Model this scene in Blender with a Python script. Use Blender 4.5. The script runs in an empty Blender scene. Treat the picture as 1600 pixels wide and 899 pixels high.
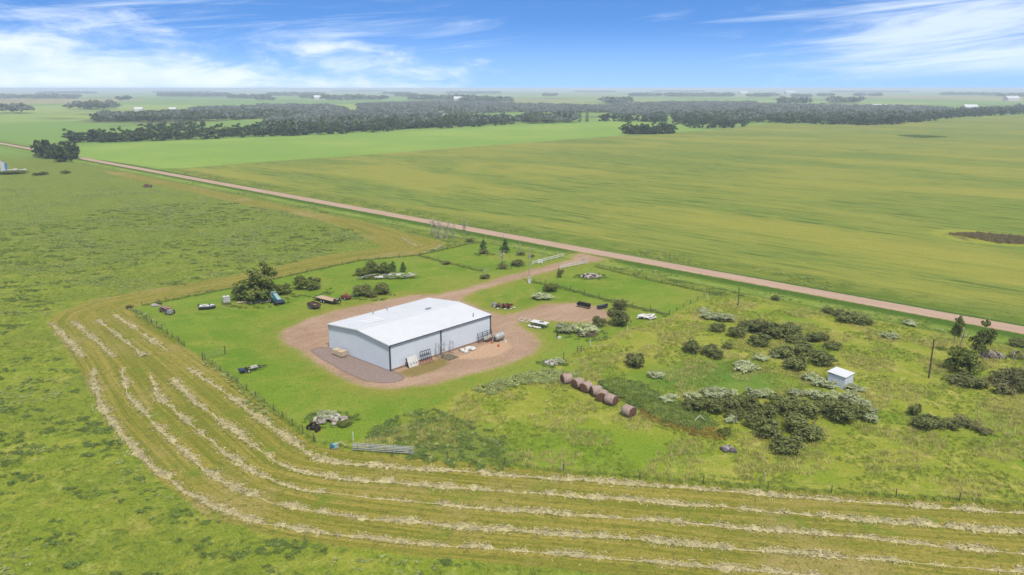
import bpy, math, random
import numpy as np
from mathutils import Matrix, Vector

# ------------------------------------------------------------------ camera, light, exposure
SC = bpy.context.scene
COL = SC.collection
FPX = 1200.0                                   # focal length in photo pixels (1600 wide)
PITCH = math.atan(311.5 / FPX)
CAMH = 48.0
cam = bpy.data.cameras.new('camera'); camo = bpy.data.objects.new('camera', cam); COL.objects.link(camo)
camo.location = (0, 0, CAMH); camo.rotation_euler = (math.pi / 2 - PITCH, 0, 0)
cam.sensor_width = 36.0; cam.lens = 36.0 * FPX / 1600.0; cam.clip_start = 0.5; cam.clip_end = 150000
SC.camera = camo
SUN_EL, SUN_AZ = 60.0, 160.0                   # azimuth clockwise from +Y (view direction)
SKY_STRENGTH = 0.09
GAIN = (1.96, 2.05, 3.0)                      # light level the base colours below are divided by
SC.view_settings.view_transform = 'Standard'; SC.view_settings.look = 'None'
SC.view_settings.gamma = 1.0; SC.view_settings.exposure = 0.65; SC.view_settings.use_curve_mapping = False
sun = bpy.data.lights.new('sun', 'SUN'); sun.energy = 3.1; sun.angle = math.radians(5); sun.color = (1.0, 0.955, 0.88)
suno = bpy.data.objects.new('sun', sun); COL.objects.link(suno)
_e, _a = math.radians(SUN_EL), math.radians(SUN_AZ)
sdir = Vector((math.sin(_a) * math.cos(_e), math.cos(_a) * math.cos(_e), math.sin(_e)))
suno.rotation_euler = sdir.to_track_quat('Z', 'Y').to_euler()
cy = SC.cycles
cy.use_denoising = True; cy.max_bounces = 6; cy.diffuse_bounces = 3; cy.glossy_bounces = 2
cy.transmission_bounces = 3; cy.transparent_max_bounces = 8; cy.volume_bounces = 0
cy.sample_clamp_indirect = 6

# ------------------------------------------------------------------ node helper
class NT:
    def __init__(s, tree):
        s.t = tree; tree.nodes.clear()
    def n(s, typ, ins=None, **props):
        nd = s.t.nodes.new(typ)
        for k, v in props.items(): setattr(nd, k, v)
        for k, v in (ins or {}).items(): s.put(nd.inputs[k], v)
        return nd
    def put(s, sock, v):
        if isinstance(v, bpy.types.NodeSocket): s.t.links.new(v, sock)
        elif isinstance(v, (tuple, list)) and sock.type == 'RGBA' and len(v) == 3: sock.default_value = (*v, 1)
        else: sock.default_value = v
    def m(s, op, a, b=0.0, c=0.0, clamp=False):
        nd = s.n('ShaderNodeMath', operation=op, use_clamp=clamp)
        for i, v in enumerate((a, b, c)): s.put(nd.inputs[i], v)
        return nd.outputs[0]
    def mix(s, f, a, b, blend='MIX'):
        nd = s.n('ShaderNodeMix', data_type='RGBA', blend_type=blend)
        s.put(nd.inputs[0], f); s.put(nd.inputs[6], a); s.put(nd.inputs[7], b)
        return nd.outputs[2]
    def noise(s, vec, scale, detail=3.0, rough=0.55, dist=0.0):
        return s.n('ShaderNodeTexNoise', {'Vector': vec, 'Scale': scale, 'Detail': detail, 'Roughness': rough, 'Distortion': dist}).outputs[0]
    def step(s, v, lo, hi, a=0.0, b=1.0, smooth=True):
        nd = s.n('ShaderNodeMapRange', interpolation_type='SMOOTHSTEP' if smooth else 'LINEAR')
        for i, x in enumerate((v, lo, hi, a, b)): s.put(nd.inputs[i], x)
        return nd.outputs[0]
    def attr(s, name): return s.n('ShaderNodeAttribute', attribute_name=name).outputs['Fac']
    def xyz(s, x, y, z):
        nd = s.n('ShaderNodeCombineXYZ'); [s.put(nd.inputs[i], v) for i, v in enumerate((x, y, z))]; return nd.outputs[0]
    def curve(s, v, pts):
        nd = s.n('ShaderNodeFloatCurve'); cu = nd.mapping.curves[0]
        for p in pts[1:-1]: cu.points.new(*p)
        cu.points[0].location = pts[0]; cu.points[-1].location = pts[-1]
        for q, p in zip(cu.points, sorted(pts)): q.location = p
        nd.mapping.update(); s.put(nd.inputs['Value'], v); return nd.outputs[0]

def lin(c):
    c = c / 255.0
    return c / 12.92 if c <= 0.04045 else ((c + 0.055) / 1.055) ** 2.4
def C(r, g, b, k=1.0):                          # a colour as seen in full light -> base colour
    return tuple(min(0.85, lin(v) / q * k) for v, q in zip((r, g, b), GAIN if b < 0.8 * g else (1.84, 1.90, 2.0)))

# ------------------------------------------------------------------ sky
W = bpy.data.worlds.new('World'); SC.world = W; W.use_nodes = True
nt = NT(W.node_tree)
dirv = nt.n('ShaderNodeTexCoord').outputs['Generated']
sx = nt.n('ShaderNodeSeparateXYZ', {0: dirv}).outputs
el = nt.m('ARCSINE', sx[2]); az = nt.m('ARCTAN2', sx[0], sx[1])
elp = nt.m('MAXIMUM', el, 0.0)
zup = nt.m('ADD', nt.m('MULTIPLY', nt.m('POWER', elp, 0.62), 1.05), 0.12)       # clear dry air: blue reaches low down
hv = nt.n('ShaderNodeVectorMath', {0: nt.xyz(sx[0], sx[1], zup)}, operation='NORMALIZE').outputs[0]
sky = nt.n('ShaderNodeTexSky', {'Vector': hv}, sky_type='NISHITA', sun_disc=False, sun_elevation=_e, sun_rotation=_a,
           air_density=1.0, dust_density=0.2, ozone_density=2.5, altitude=500)
skyc = nt.mix(1.0, sky.outputs[0], (0.70, 1.06, 1.42), 'MULTIPLY')
skyc = nt.mix(nt.step(el, 0.085, -0.01, 0.0, 0.8), skyc, (3.2, 5.0, 8.0))
azn = nt.m('ADD', nt.m('DIVIDE', az, 2 * math.pi), 0.5)
# cumulus bank: its top height over the compass, wobbling with noise
top = nt.curve(azn, [(0, .42), (.1, .62), (.2, .35), (.3, .5), (.40, .80), (.43, .74), (.445, .52), (.455, .44), (.463, .66), (.472, .60), (.484, .40), (.495, .22), (.508, .03), (.56, .0), (.65, .2), (.8, .6), (.9, .3), (1, .42)])
topr = nt.m('MULTIPLY', top, 0.115)
cv = nt.xyz(nt.m('MULTIPLY', az, 11.0), nt.m('MULTIPLY', el, 34.0), 3.1)
n1 = nt.noise(cv, 1.0, 9.0, 0.6, 0.35)
cu = nt.m('ADD', nt.m('DIVIDE', nt.m('SUBTRACT', topr, el), 0.045), nt.m('MULTIPLY', nt.m('SUBTRACT', n1, 0.52), 4.2))
cum = nt.m('MULTIPLY', nt.step(cu, 0.0, 1.6), 0.92)
# cirrus streaks
cv2 = nt.xyz(nt.m('ADD', nt.m('MULTIPLY', az, 5.0), nt.m('MULTIPLY', el, -12.0)), nt.m('SUBTRACT', nt.m('MULTIPLY', el, 52.0), nt.m('MULTIPLY', az, 3.6)), 7.7)
n2 = nt.noise(cv2, 0.9, 9.0, 0.62, 0.7)
cover = nt.curve(azn, [(0, .6), (.2, .55), (.4, .52), (.43, .50), (.47, .36), (.52, .24), (.545, .40), (.56, .56), (.58, .72), (.60, .74), (.7, .7), (.85, .55), (1, .6)])
hi = nt.m('MULTIPLY', nt.step(el, 0.004, 0.028), nt.step(el, 0.5, 0.25, 0.35, 1.0))
cir = nt.m('MULTIPLY', nt.step(nt.m('ADD', n2, nt.m('MULTIPLY', nt.m('SUBTRACT', cover, 0.5), 0.62)), 0.40, 0.80), nt.m('MULTIPLY', hi, 0.80))
# broken cloud added above the view, all round; cover raised for neutral ambient light
n3 = nt.noise(nt.n('ShaderNodeVectorMath', {0: dirv, 1: (3.0, 3.0, 6.0)}, operation='MULTIPLY').outputs[0], 1.0, 6.0, 0.55)
brk = nt.m('MULTIPLY', nt.step(n3, 0.38, 0.56), nt.step(el, 0.14, 0.35))
skyc = nt.mix(cir, skyc, (6.3, 7.2, 8.5))
skyc = nt.mix(brk, skyc, (6.6, 7.0, 7.6))
skyc = nt.mix(cum, skyc, nt.mix(nt.step(n1, 0.42, 0.7), (5.6, 6.7, 8.4), (6.8, 7.5, 8.5)))
bg = nt.n('ShaderNodeBackground', {'Color': skyc, 'Strength': SKY_STRENGTH})
nt.n('ShaderNodeOutputWorld', {'Surface': bg.outputs[0]})

# ------------------------------------------------------------------ ground survey: photo pixel -> ground point
def ray(px, py):
    u = (px - 800) / FPX; v = (py - 449.5) / FPX
    return u, math.cos(PITCH) - v * math.sin(PITCH), math.sin(PITCH) + v * math.cos(PITCH)
def spot(px, py, z=0.0):
    a, b, c = ray(px, py); t = (CAMH - z) / c
    return Vector((a * t, b * t, z))
def ppm(px, py):                                # photo pixels per metre at that ground point
    return FPX * ray(px, py)[2] / CAMH

# ------------------------------------------------------------------ materials
MATS = {}
def mat(name, col, rough=0.75, var=0.12, metal=0.0, scale=3.0, spec=0.3, bump=0.0, var2=None):
    if name in MATS: return MATS[name]
    m = bpy.data.materials.new(name); m.use_nodes = True; t = NT(m.node_tree)
    P = t.n('ShaderNodeNewGeometry').outputs['Position']
    f = t.noise(P, scale, 5, 0.65)
    lo = tuple(c * (1 - var * 1.6) for c in col); hi_ = tuple(min(1, c * (1 + var)) for c in col)
    c = t.mix(t.step(f, 0.3, 0.7), lo, hi_)
    if var2: c = t.mix(t.step(t.noise(P, scale * 0.37, 4, 0.7), 0.5, 0.62), c, var2)
    b = t.n('ShaderNodeBsdfPrincipled', {'Base Color': c, 'Roughness': rough, 'Metallic': metal, 'Specular IOR Level': spec})
    if bump:
        bn = t.n('ShaderNodeBump', {'Height': t.noise(P, scale * 4, 4, 0.6), 'Strength': bump, 'Distance': 0.1}); t.put(b.inputs['Normal'], bn.outputs[0])
    t.n('ShaderNodeOutputMaterial', {'Surface': b.outputs[0]})
    MATS[name] = m; return m
def leafmat(name, col, col2, trans=0.25, objvar=0.35):
    m = bpy.data.materials.new(name); m.use_nodes = True; t = NT(m.node_tree)
    g = t.n('ShaderNodeNewGeometry'); rnd = g.outputs['Random Per Island']
    o = t.n('ShaderNodeObjectInfo').outputs['Random']
    c = t.mix(rnd, tuple(q * 1.25 for q in col), tuple(q * 1.25 for q in col2))
    v = t.m('ADD', 1.0 - objvar / 2, t.m('MULTIPLY', o, objvar))
    v = t.m('MULTIPLY', v, t.step(t.noise(g.outputs['Position'], 0.9, 2), 0.3, 0.7, 0.8, 1.2))
    c = t.mix(1.0, c, t.xyz(v, v, v), 'MULTIPLY')
    d = t.n('ShaderNodeBsdfPrincipled', {'Base Color': c, 'Roughness': 0.65, 'Specular IOR Level': 0.25})
    tr = t.n('ShaderNodeBsdfTranslucent', {'Color': c})
    mx = t.n('ShaderNodeMixShader', {0: trans, 1: d.outputs[0], 2: tr.outputs[0]})
    t.n('ShaderNodeOutputMaterial', {'Surface': mx.outputs[0]})
    MATS[name] = m; return m

L_willow = leafmat('willow_leaf', C(104, 118, 70), C(152, 158, 108))
L_grey = leafmat('twiggy_leaf', C(116, 120, 84), C(150, 150, 112))
L_silver = leafmat('silver_leaf', C(172, 186, 142), C(208, 216, 178))
L_poplar = leafmat('poplar_leaf', C(98, 116, 58), C(146, 156, 84))
L_far = leafmat('far_leaf', C(64, 88, 58), C(98, 118, 80))
L_grove = leafmat('grove_leaf', C(108, 116, 106), C(126, 134, 122), 0.15)
L_spruce = leafmat('spruce_needle', C(78, 110, 62), C(112, 146, 84))
L_weed = leafmat('weed_leaf', C(96, 128, 66), C(148, 168, 104))
L_weedpale = leafmat('pale_weed_leaf', C(160, 184, 124), C(204, 212, 164))
L_grass = leafmat('grass_blade', C(134, 168, 70), C(180, 192, 104))
L_straw = leafmat('dry_grass_blade', C(190, 188, 122), C(222, 214, 160))
L_rust = leafmat('rusty_weed_leaf', C(166, 150, 84), C(192, 172, 98))
HAYTONE = lambda c: (c[0] * 1.03, c[1], c[2] * 0.84)
L_hay = leafmat('cut_hay', HAYTONE(C(176, 168, 136)), HAYTONE(C(200, 192, 155)), 0.1, 0.1)
M_bark = mat('bark', C(112, 104, 92), 0.9, 0.3)
M_pale_bark = mat('pale_bark', C(206, 200, 178), 0.85, 0.25, scale=6)
M_deadwood = mat('dead_wood', C(198, 188, 172), 0.9, 0.2)
M_steel_white = mat('white_steel', C(220, 229, 241, 1.30), 0.42, 0.02, scale=0.6, spec=0.4)
M_roof = mat('white_roof_steel', C(240, 243, 248), 0.38, 0.025, scale=0.35, spec=0.4)
M_roof_new = mat('newer_roof_steel', C(250, 251, 253, 1.05), 0.38, 0.01)
M_dark_trim = mat('dark_trim', C(84, 92, 106), 0.5, 0.1)
M_lighttrim = mat('light_trim', C(232, 236, 240), 0.45, 0.04)
M_skirt = mat('treated_skirt_board', C(178, 150, 126), 0.85, 0.25)
M_white = mat('white_paint', C(236, 236, 232), 0.6, 0.12, scale=2)
M_dirty_white = mat('dirty_white', C(216, 212, 202), 0.7, 0.2, scale=1.5)
M_galv = mat('galvanised', C(188, 192, 196), 0.45, 0.12, metal=0.35)
M_tank = mat('tank_silver', C(210, 213, 212), 0.4, 0.12, metal=0.2, scale=2)
M_black = mat('black_paint', C(58, 58, 62), 0.6, 0.2)
M_rubber = mat('tyre_rubber', C(52, 50, 50), 0.9, 0.15)
M_rust = mat('rusty_red', C(146, 78, 66), 0.85, 0.35, scale=4, var2=C(104, 76, 64))
M_redpaint = mat('faded_red_paint', C(196, 96, 76), 0.7, 0.25, scale=3)
M_brown = mat('brown_paint', C(112, 90, 84), 0.8, 0.25)
M_wood = mat('weathered_wood', C(176, 160, 136), 0.9, 0.25, scale=5)
M_post = mat('fence_post_wood', C(110, 98, 82), 0.95, 0.3, scale=5)
M_deck = mat('deck_board', C(214, 188, 158), 0.85, 0.14, scale=4)
M_teal = mat('teal_paint', C(70, 140, 150), 0.55, 0.2)
M_teal_pale = mat('pale_teal_paint', C(160, 200, 204), 0.55, 0.15)
M_navy = mat('navy_metal', C(52, 68, 92), 0.6, 0.2)
M_bale = mat('weathered_bale', C(196, 172, 160), 0.95, 0.25, scale=5, bump=0.8)
M_bale_end = mat('bale_end', C(138, 102, 84), 0.95, 0.35, scale=7, bump=0.9)
M_stone = mat('field_stone', C(178, 170, 160), 0.9, 0.3, scale=1.2, bump=0.3)
M_wire = mat('fence_wire', C(120, 118, 112), 0.6, 0.1, metal=0.3)
M_poles = mat('utility_pole_wood', C(196, 188, 164), 0.9, 0.15)
M_darkpole = mat('old_pole_wood', C(92, 84, 74), 0.9, 0.2)
M_orange = mat('orange_plastic', C(226, 128, 74), 0.5, 0.1)
M_beige = mat('beige_wrap', C(226, 206, 178), 0.7, 0.1)
M_blue = mat('blue_siding', C(80, 150, 216), 0.5, 0.05)
M_tarp = mat('dark_tarp', C(92, 98, 108), 0.6, 0.2)
M_pink = mat('pinkish_steel', C(206, 156, 142), 0.7, 0.2)
M_glass = mat('dark_glass', C(60, 70, 80), 0.15, 0.1, spec=0.6)
M_tyrepile = mat('charred_scrap', C(66, 52, 48), 0.9, 0.3)
M_manure = mat('twig_brush', C(146, 128, 110), 0.95, 0.3, scale=5)

# ------------------------------------------------------------------ mesh helpers
def mesh_np(name, verts, faces_n, nper, material, smooth=False):
    me = bpy.data.meshes.new(name)
    nv = len(verts); idx = np.arange(nv, dtype=np.int32) if faces_n is None else faces_n.astype(np.int32).ravel()
    nf = len(idx) // nper
    me.vertices.add(nv); me.vertices.foreach_set('co', np.asarray(verts, np.float32).ravel())
    me.loops.add(len(idx)); me.loops.foreach_set('vertex_index', idx)
    me.polygons.add(nf); me.polygons.foreach_set('loop_start', np.arange(nf, dtype=np.int32) * nper)
    me.polygons.foreach_set('loop_total', np.full(nf, nper, np.int32))
    if smooth: me.polygons.foreach_set('use_smooth', np.ones(nf, bool))
    me.update(calc_edges=True); me.materials.append(material); return me
def link(name, data, parent=None, loc=None):
    o = bpy.data.objects.new(name, data); COL.objects.link(o)
    if parent is not None: o.parent = parent
    if loc is not None: o.location = loc
    return o
def tag(o, label=None, cat=None, group=None, kind=None):
    if label: o['label'] = label
    if cat: o['category'] = cat
    if group: o['group'] = group
    if kind: o['kind'] = kind
    return o
def thing(name, label, cat, loc, rz=0.0, group=None, scale=None):
    o = bpy.data.objects.new(name, None); COL.objects.link(o); o.empty_display_size = 0.5
    o.location = loc; o.rotation_euler = (0, 0, rz)
    if scale is not None: o.scale = scale
    return tag(o, label, cat, group)
RX = lambda a: Matrix.Rotation(a, 3, 'X')
RY = lambda a: Matrix.Rotation(a, 3, 'Y')
RZ = lambda a: Matrix.Rotation(a, 3, 'Z')
class MB:
    def __init__(s): s.v = []; s.f = []; s.sm = []
    def add(s, vs, fs, smooth=False):
        k = len(s.v); s.v += [tuple(p) for p in vs]; s.f += [tuple(i + k for i in f) for f in fs]; s.sm += [smooth] * len(fs); return s
    def box(s, c, d, r=None, taper=1.0):
        x, y, z = (q / 2 for q in d); vs = []
        for kz in (-1, 1):
            q = taper if kz > 0 else 1
            for a, b in ((-1, -1), (1, -1), (1, 1), (-1, 1)): vs.append(Vector((a * x * q, b * y * q, kz * z)))
        if r is not None: vs = [r @ p for p in vs]
        c = Vector(c)
        return s.add([p + c for p in vs], [(3, 2, 1, 0), (4, 5, 6, 7), (0, 1, 5, 4), (1, 2, 6, 5), (2, 3, 7, 6), (3, 0, 4, 7)])
    def bar(s, p, q, w=0.06, h=None):
        p = Vector(p); q = Vector(q); d = q - p; L = d.length
        m = d.to_track_quat('X', 'Z').to_matrix()
        return s.box((p + q) / 2, (L, w, h or w), m)
    def tube(s, pts, rad, n=8, caps=True):
        pts = [Vector(p) for p in pts]
        if not isinstance(rad, (list, tuple)): rad = [rad] * len(pts)
        vs, fs = [], []
        for i, p in enumerate(pts):
            d = (pts[min(i + 1, len(pts) - 1)] - pts[max(i - 1, 0)]).normalized()
            a = d.orthogonal().normalized() if abs(d.z) > 0.9 else Vector((0, 0, 1)).cross(d).normalized()
            b = d.cross(a)
            for k in range(n):
                t = 2 * math.pi * k / n; vs.append(p + (a * math.cos(t) + b * math.sin(t)) * rad[i])
        for i in range(len(pts) - 1):
            for k in range(n):
                a0 = i * n + k; a1 = i * n + (k + 1) % n
                fs.append((a0, a1, a1 + n, a0 + n))
        s.add(vs, fs, True)
        if caps: s.add(vs[:n], [tuple(range(n))[::-1]]); s.add(vs[-n:], [tuple(range(n))])
        return s
    def lathe_x(s, prof, n=16, c=(0, 0, 0)):       # prof of (x, radius) round the X axis
        return s.tube([(c[0] + x, c[1], c[2]) for x, r in prof], [max(r, 1e-3) for x, r in prof], n)
    def build(s, name, material, parent=None, loc=None, kind=None):
        me = bpy.data.meshes.new(name); me.from_pydata(s.v, [], s.f); me.update()
        me.polygons.foreach_set('use_smooth', s.sm); me.materials.append(material)
        o = link(name, me, parent, loc)
        if kind: o['kind'] = kind
        return o
def rock_bm(rs, r, sq=0.65):
    v, f = [], []
    n = 7; rings = 4
    for i in range(rings + 1):
        th = math.pi * i / rings
        for k in range(n):
            p = 2 * math.pi * k / n + 0.4 * (i % 2); q = r * rs.uniform(0.78, 1.15)
            v.append((q * math.sin(th) * math.cos(p), q * math.sin(th) * math.sin(p), q * sq * math.cos(th)))
    for i in range(rings):
        for k in range(n): f.append((i * n + k, (i + 1) * n + k, (i + 1) * n + (k + 1) % n, i * n + (k + 1) % n))
    return v, f

def leaf_pts(blobs, n, rng, clump=0.3, per=26):
    w = np.array([(b[3] * b[4] * b[5]) ** (2 / 3) for b in blobs]); w /= w.sum()
    out = []; nrm = []
    for b, q in zip(blobs, w):
        k = max(8, int(n * q)); nc = max(4, k // per)
        d = rng.normal(size=(nc, 3)); d /= np.linalg.norm(d, axis=1)[:, None]; d[:, 2] = np.abs(d[:, 2]) * 1.05 - 0.38
        rr = 1 - 0.45 * rng.random(nc) ** 1.6
        cc = d * rr[:, None]
        ii = rng.integers(0, nc, k)
        pp = cc[ii] + rng.normal(size=(k, 3)) * clump * np.array([0.62, 0.62, 0.45])
        out.append(pp * np.array(b[3:6]) + np.array(b[:3])); nrm.append(cc[ii] * 0.7 + (pp - cc[ii]) * 1.5)
    return np.concatenate(out), np.concatenate(nrm)
def leaves(name, blobs, n, size, material, seed, clump=0.3, per=26, aspect=0.65, zmin=0.0):
    rng = np.random.default_rng(seed)
    p, d = leaf_pts(blobs, n, rng, clump, per)
    keep = p[:, 2] > zmin; p = p[keep]; d = d[keep]; k = len(p)
    nn = d / (np.linalg.norm(d, axis=1)[:, None] + 1e-6) + rng.normal(size=(k, 3)) * 0.65 + np.array([0, 0, 0.35])
    nn /= np.linalg.norm(nn, axis=1)[:, None]
    a = np.cross(nn, rng.normal(size=(k, 3))); a /= np.linalg.norm(a, axis=1)[:, None]; b = np.cross(nn, a)
    s = (size * (0.55 + 0.9 * rng.random(k)))[:, None]
    v = np.stack([p + a * s, p + b * s * aspect, p - a * s, p - b * s * aspect], 1).reshape(-1, 3)
    return mesh_np(name, v, None, 4, material)
def blades(name, n, h, spread, w, material, seed, lean=0.35):
    rng = np.random.default_rng(seed)
    p = rng.normal(size=(n, 3)) * spread * 0.5; p[:, 2] = 0
    an = rng.random(n) * 6.283; hh = h * (0.55 + 0.6 * rng.random(n))
    out = np.stack([np.cos(an), np.sin(an), 0 * an], 1); sd = np.stack([-np.sin(an), np.cos(an), 0 * an], 1)
    tip = p + out * (hh * lean * rng.normal(size=n))[:, None] + np.stack([0 * an, 0 * an, hh], 1)
    v = np.stack([p - sd * w, p + sd * w, tip], 1).reshape(-1, 3)
    return mesh_np(name, v, None, 3, material)

# ------------------------------------------------------------------ road line and regions
RA, RB = spot(0, 224), spot(1600, 516.5)
rd = (RB - RA).normalized(); rn = Vector((-rd.y, rd.x, 0))
if rn.y < 0: rn = -rn
def road_s(x, y): return (x - RA.x) * rn.x + (y - RA.y) * rn.y       # + beyond the road
PX = dict(
 lawn=[(205,484),(225,478),(330,457),(400,443),(480,425),(560,408),(655,399),(740,380),(775,383),(870,399),(900,403),(930,410),(1010,437),(1100,457),(1108,465),(1070,480),(1048,493),(985,510),(930,535),(890,552),(850,577),(790,592),(740,603),(700,622),(640,656),(570,685),(500,694),(490,689),(400,621),(322,562),(290,541)],
 hay=[(490,694),(500,698),(560,708),(700,720),(900,740),(1000,750),(1200,765),(1600,790),(1800,803),(1800,1010),(1200,930),(1000,902),(900,892),(640,868),(450,842),(330,812),(250,752),(165,655),(120,572),(75,505),(90,490),(140,470),(250,450),(330,437),(420,420),(505,400),(600,387),(555,362),(492,342),(430,328),(380,320),(300,300),(200,280),(140,264),(200,270),(300,290),(380,309),(492,331),(592,352),(650,368),(700,380),(650,398),(560,406),(480,423),(400,441),(330,455),(222,476),(202,484),(290,543),(320,564),(400,624)],
 rough=[(500,697),(570,687),(640,657),(700,624),(740,604),(790,593),(850,578),(890,553),(930,537),(985,512),(1048,495),(1075,480),(1110,463),(1300,490),(1600,545),(1900,597),(1900,812),(1600,790),(1200,765),(1000,750),(700,720)],
 gravel=[(440,525),(445,515),(470,503),(510,490),(560,478),(610,468),(650,461),(690,460),(740,447),(800,430),(860,415),(893,406),(905,396),(945,404),(930,409),(900,413),(860,424),(800,439),(750,453),(724,464),(722,470),(745,480),(765,488),(790,493),(815,487),(850,476),(900,474),(938,481),(952,491),(940,505),(905,503),(870,502),(840,499),(812,503),(804,509),(818,515),(836,525),(843,536),(835,549),(800,566),(760,578),(715,589),(670,601),(620,607),(570,603),(540,593),(500,569),(470,549),(450,540)],
 pad=[(486,548),(500,543),(516,545),(611,580),(632,590),(622,596),(600,598),(570,594),(540,581),(505,561)],
 patch=[(622,583),(655,571),(690,559),(704,568),(680,580),(640,591)],
 dirt=[(742,546),(790,528),(800,545),(770,558),(735,562),(710,560)],
 crop=[(262,265),(290,264),(400,255),(540,245),(700,232),(800,225),(985,211),(1060,207),(1130,202),(1200,193),(1330,196),(1420,192),(1490,185),(1600,180),(2300,168),(2300,640),(1600,504.5),(1200,436),(920,389),(700,348.5),(500,312.5),(300,275)],
 green=[(125,246),(112,236),(122,228),(300,219),(500,212),(700,202),(810,195),(950,190),(1080,196),(1090,203),(1060,206.3),(985,210.2),(800,224.2),(700,231),(540,244),(400,254),(290,263),(258,263.5),(200,256)],
 slough=[(1470,366),(1490,361),(1530,364),(1600,372),(1660,378),(1660,384),(1570,381),(1510,376)],
 weedy=[(575,690),(600,668),(640,650),(665,640),(700,655),(740,670),(790,690),(800,715),(780,728),(700,722),(620,705)],
 wetgreen=[(1000,592),(1040,575),(1100,560),(1160,565),(1220,590),(1210,610),(1120,612),(1040,616),(1010,605)],
 lush=[(700,720),(760,690),(900,660),(960,668),(1120,705),(1000,748),(880,738)],
)
# ------------------------------------------------------------------ ground mesh (one graded grid, split by surface)
def axis(lo, hi, step, far, g=1.05):
    a = list(np.arange(lo, hi + 1e-6, step)); s = step; p = hi
    while p < far: s *= g; p += s; a.append(p)
    return a
yy = np.array(list(np.arange(-400, 40, 8.0)) + axis(40, 300, 1.0, 70000, 1.045))
xp = axis(0, 130, 1.0, 70000, 1.05); xx = np.array([-v for v in xp[:0:-1]] + xp)
GX, GY = np.meshgrid(xx, yy); gx = GX.ravel(); gy = GY.ravel()
def sdf(poly):
    p = np.array([spot(*q)[:2] for q in poly]); q = np.roll(p, -1, 0)
    best = np.full(gx.shape, 1e18); ins = np.zeros(gx.shape, bool)
    for a, b in zip(p, q):
        e = b - a; wx = gx - a[0]; wy = gy - a[1]
        t = np.clip((wx * e[0] + wy * e[1]) / (e @ e + 1e-9), 0, 1)
        best = np.minimum(best, (wx - e[0] * t) ** 2 + (wy - e[1] * t) ** 2)
        c = ((a[1] > gy) != (b[1] > gy))
        with np.errstate(divide='ignore', invalid='ignore'):
            ins ^= c & (gx < (b[0] - a[0]) * (gy - a[1]) / (b[1] - a[1] + 1e-12) + a[0])
    return np.where(ins, 1, -1) * np.sqrt(best)
D = {k: sdf(v) for k, v in PX.items()}
D['road'] = road_s(gx, gy)
def ditch(s, fade): return -0.55 * np.exp(-((np.abs(s) - 7.5) / 2.2) ** 2) * fade
gz = ditch(D['road'], np.clip((D['gravel'] * -1 - 2) / 8, 0, 1) * np.clip((420 - gy) / 100, 0, 1))
def ground_z(x, y):
    j = min(max(np.searchsorted(yy, y), 1), len(yy) - 1); i = min(max(np.searchsorted(xx, x), 1), len(xx) - 1)
    nx = len(xx); u = (x - xx[i-1]) / (xx[i] - xx[i-1]); v = (y - yy[j-1]) / (yy[j] - yy[j-1])
    g = gz; return float((g[(j-1)*nx+i-1]*(1-u)+g[(j-1)*nx+i]*u)*(1-v)+(g[j*nx+i-1]*(1-u)+g[j*nx+i]*u)*v)
def at_px(px, py):
    p = spot(px, py); p.z = ground_z(p.x, p.y); return p

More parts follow.
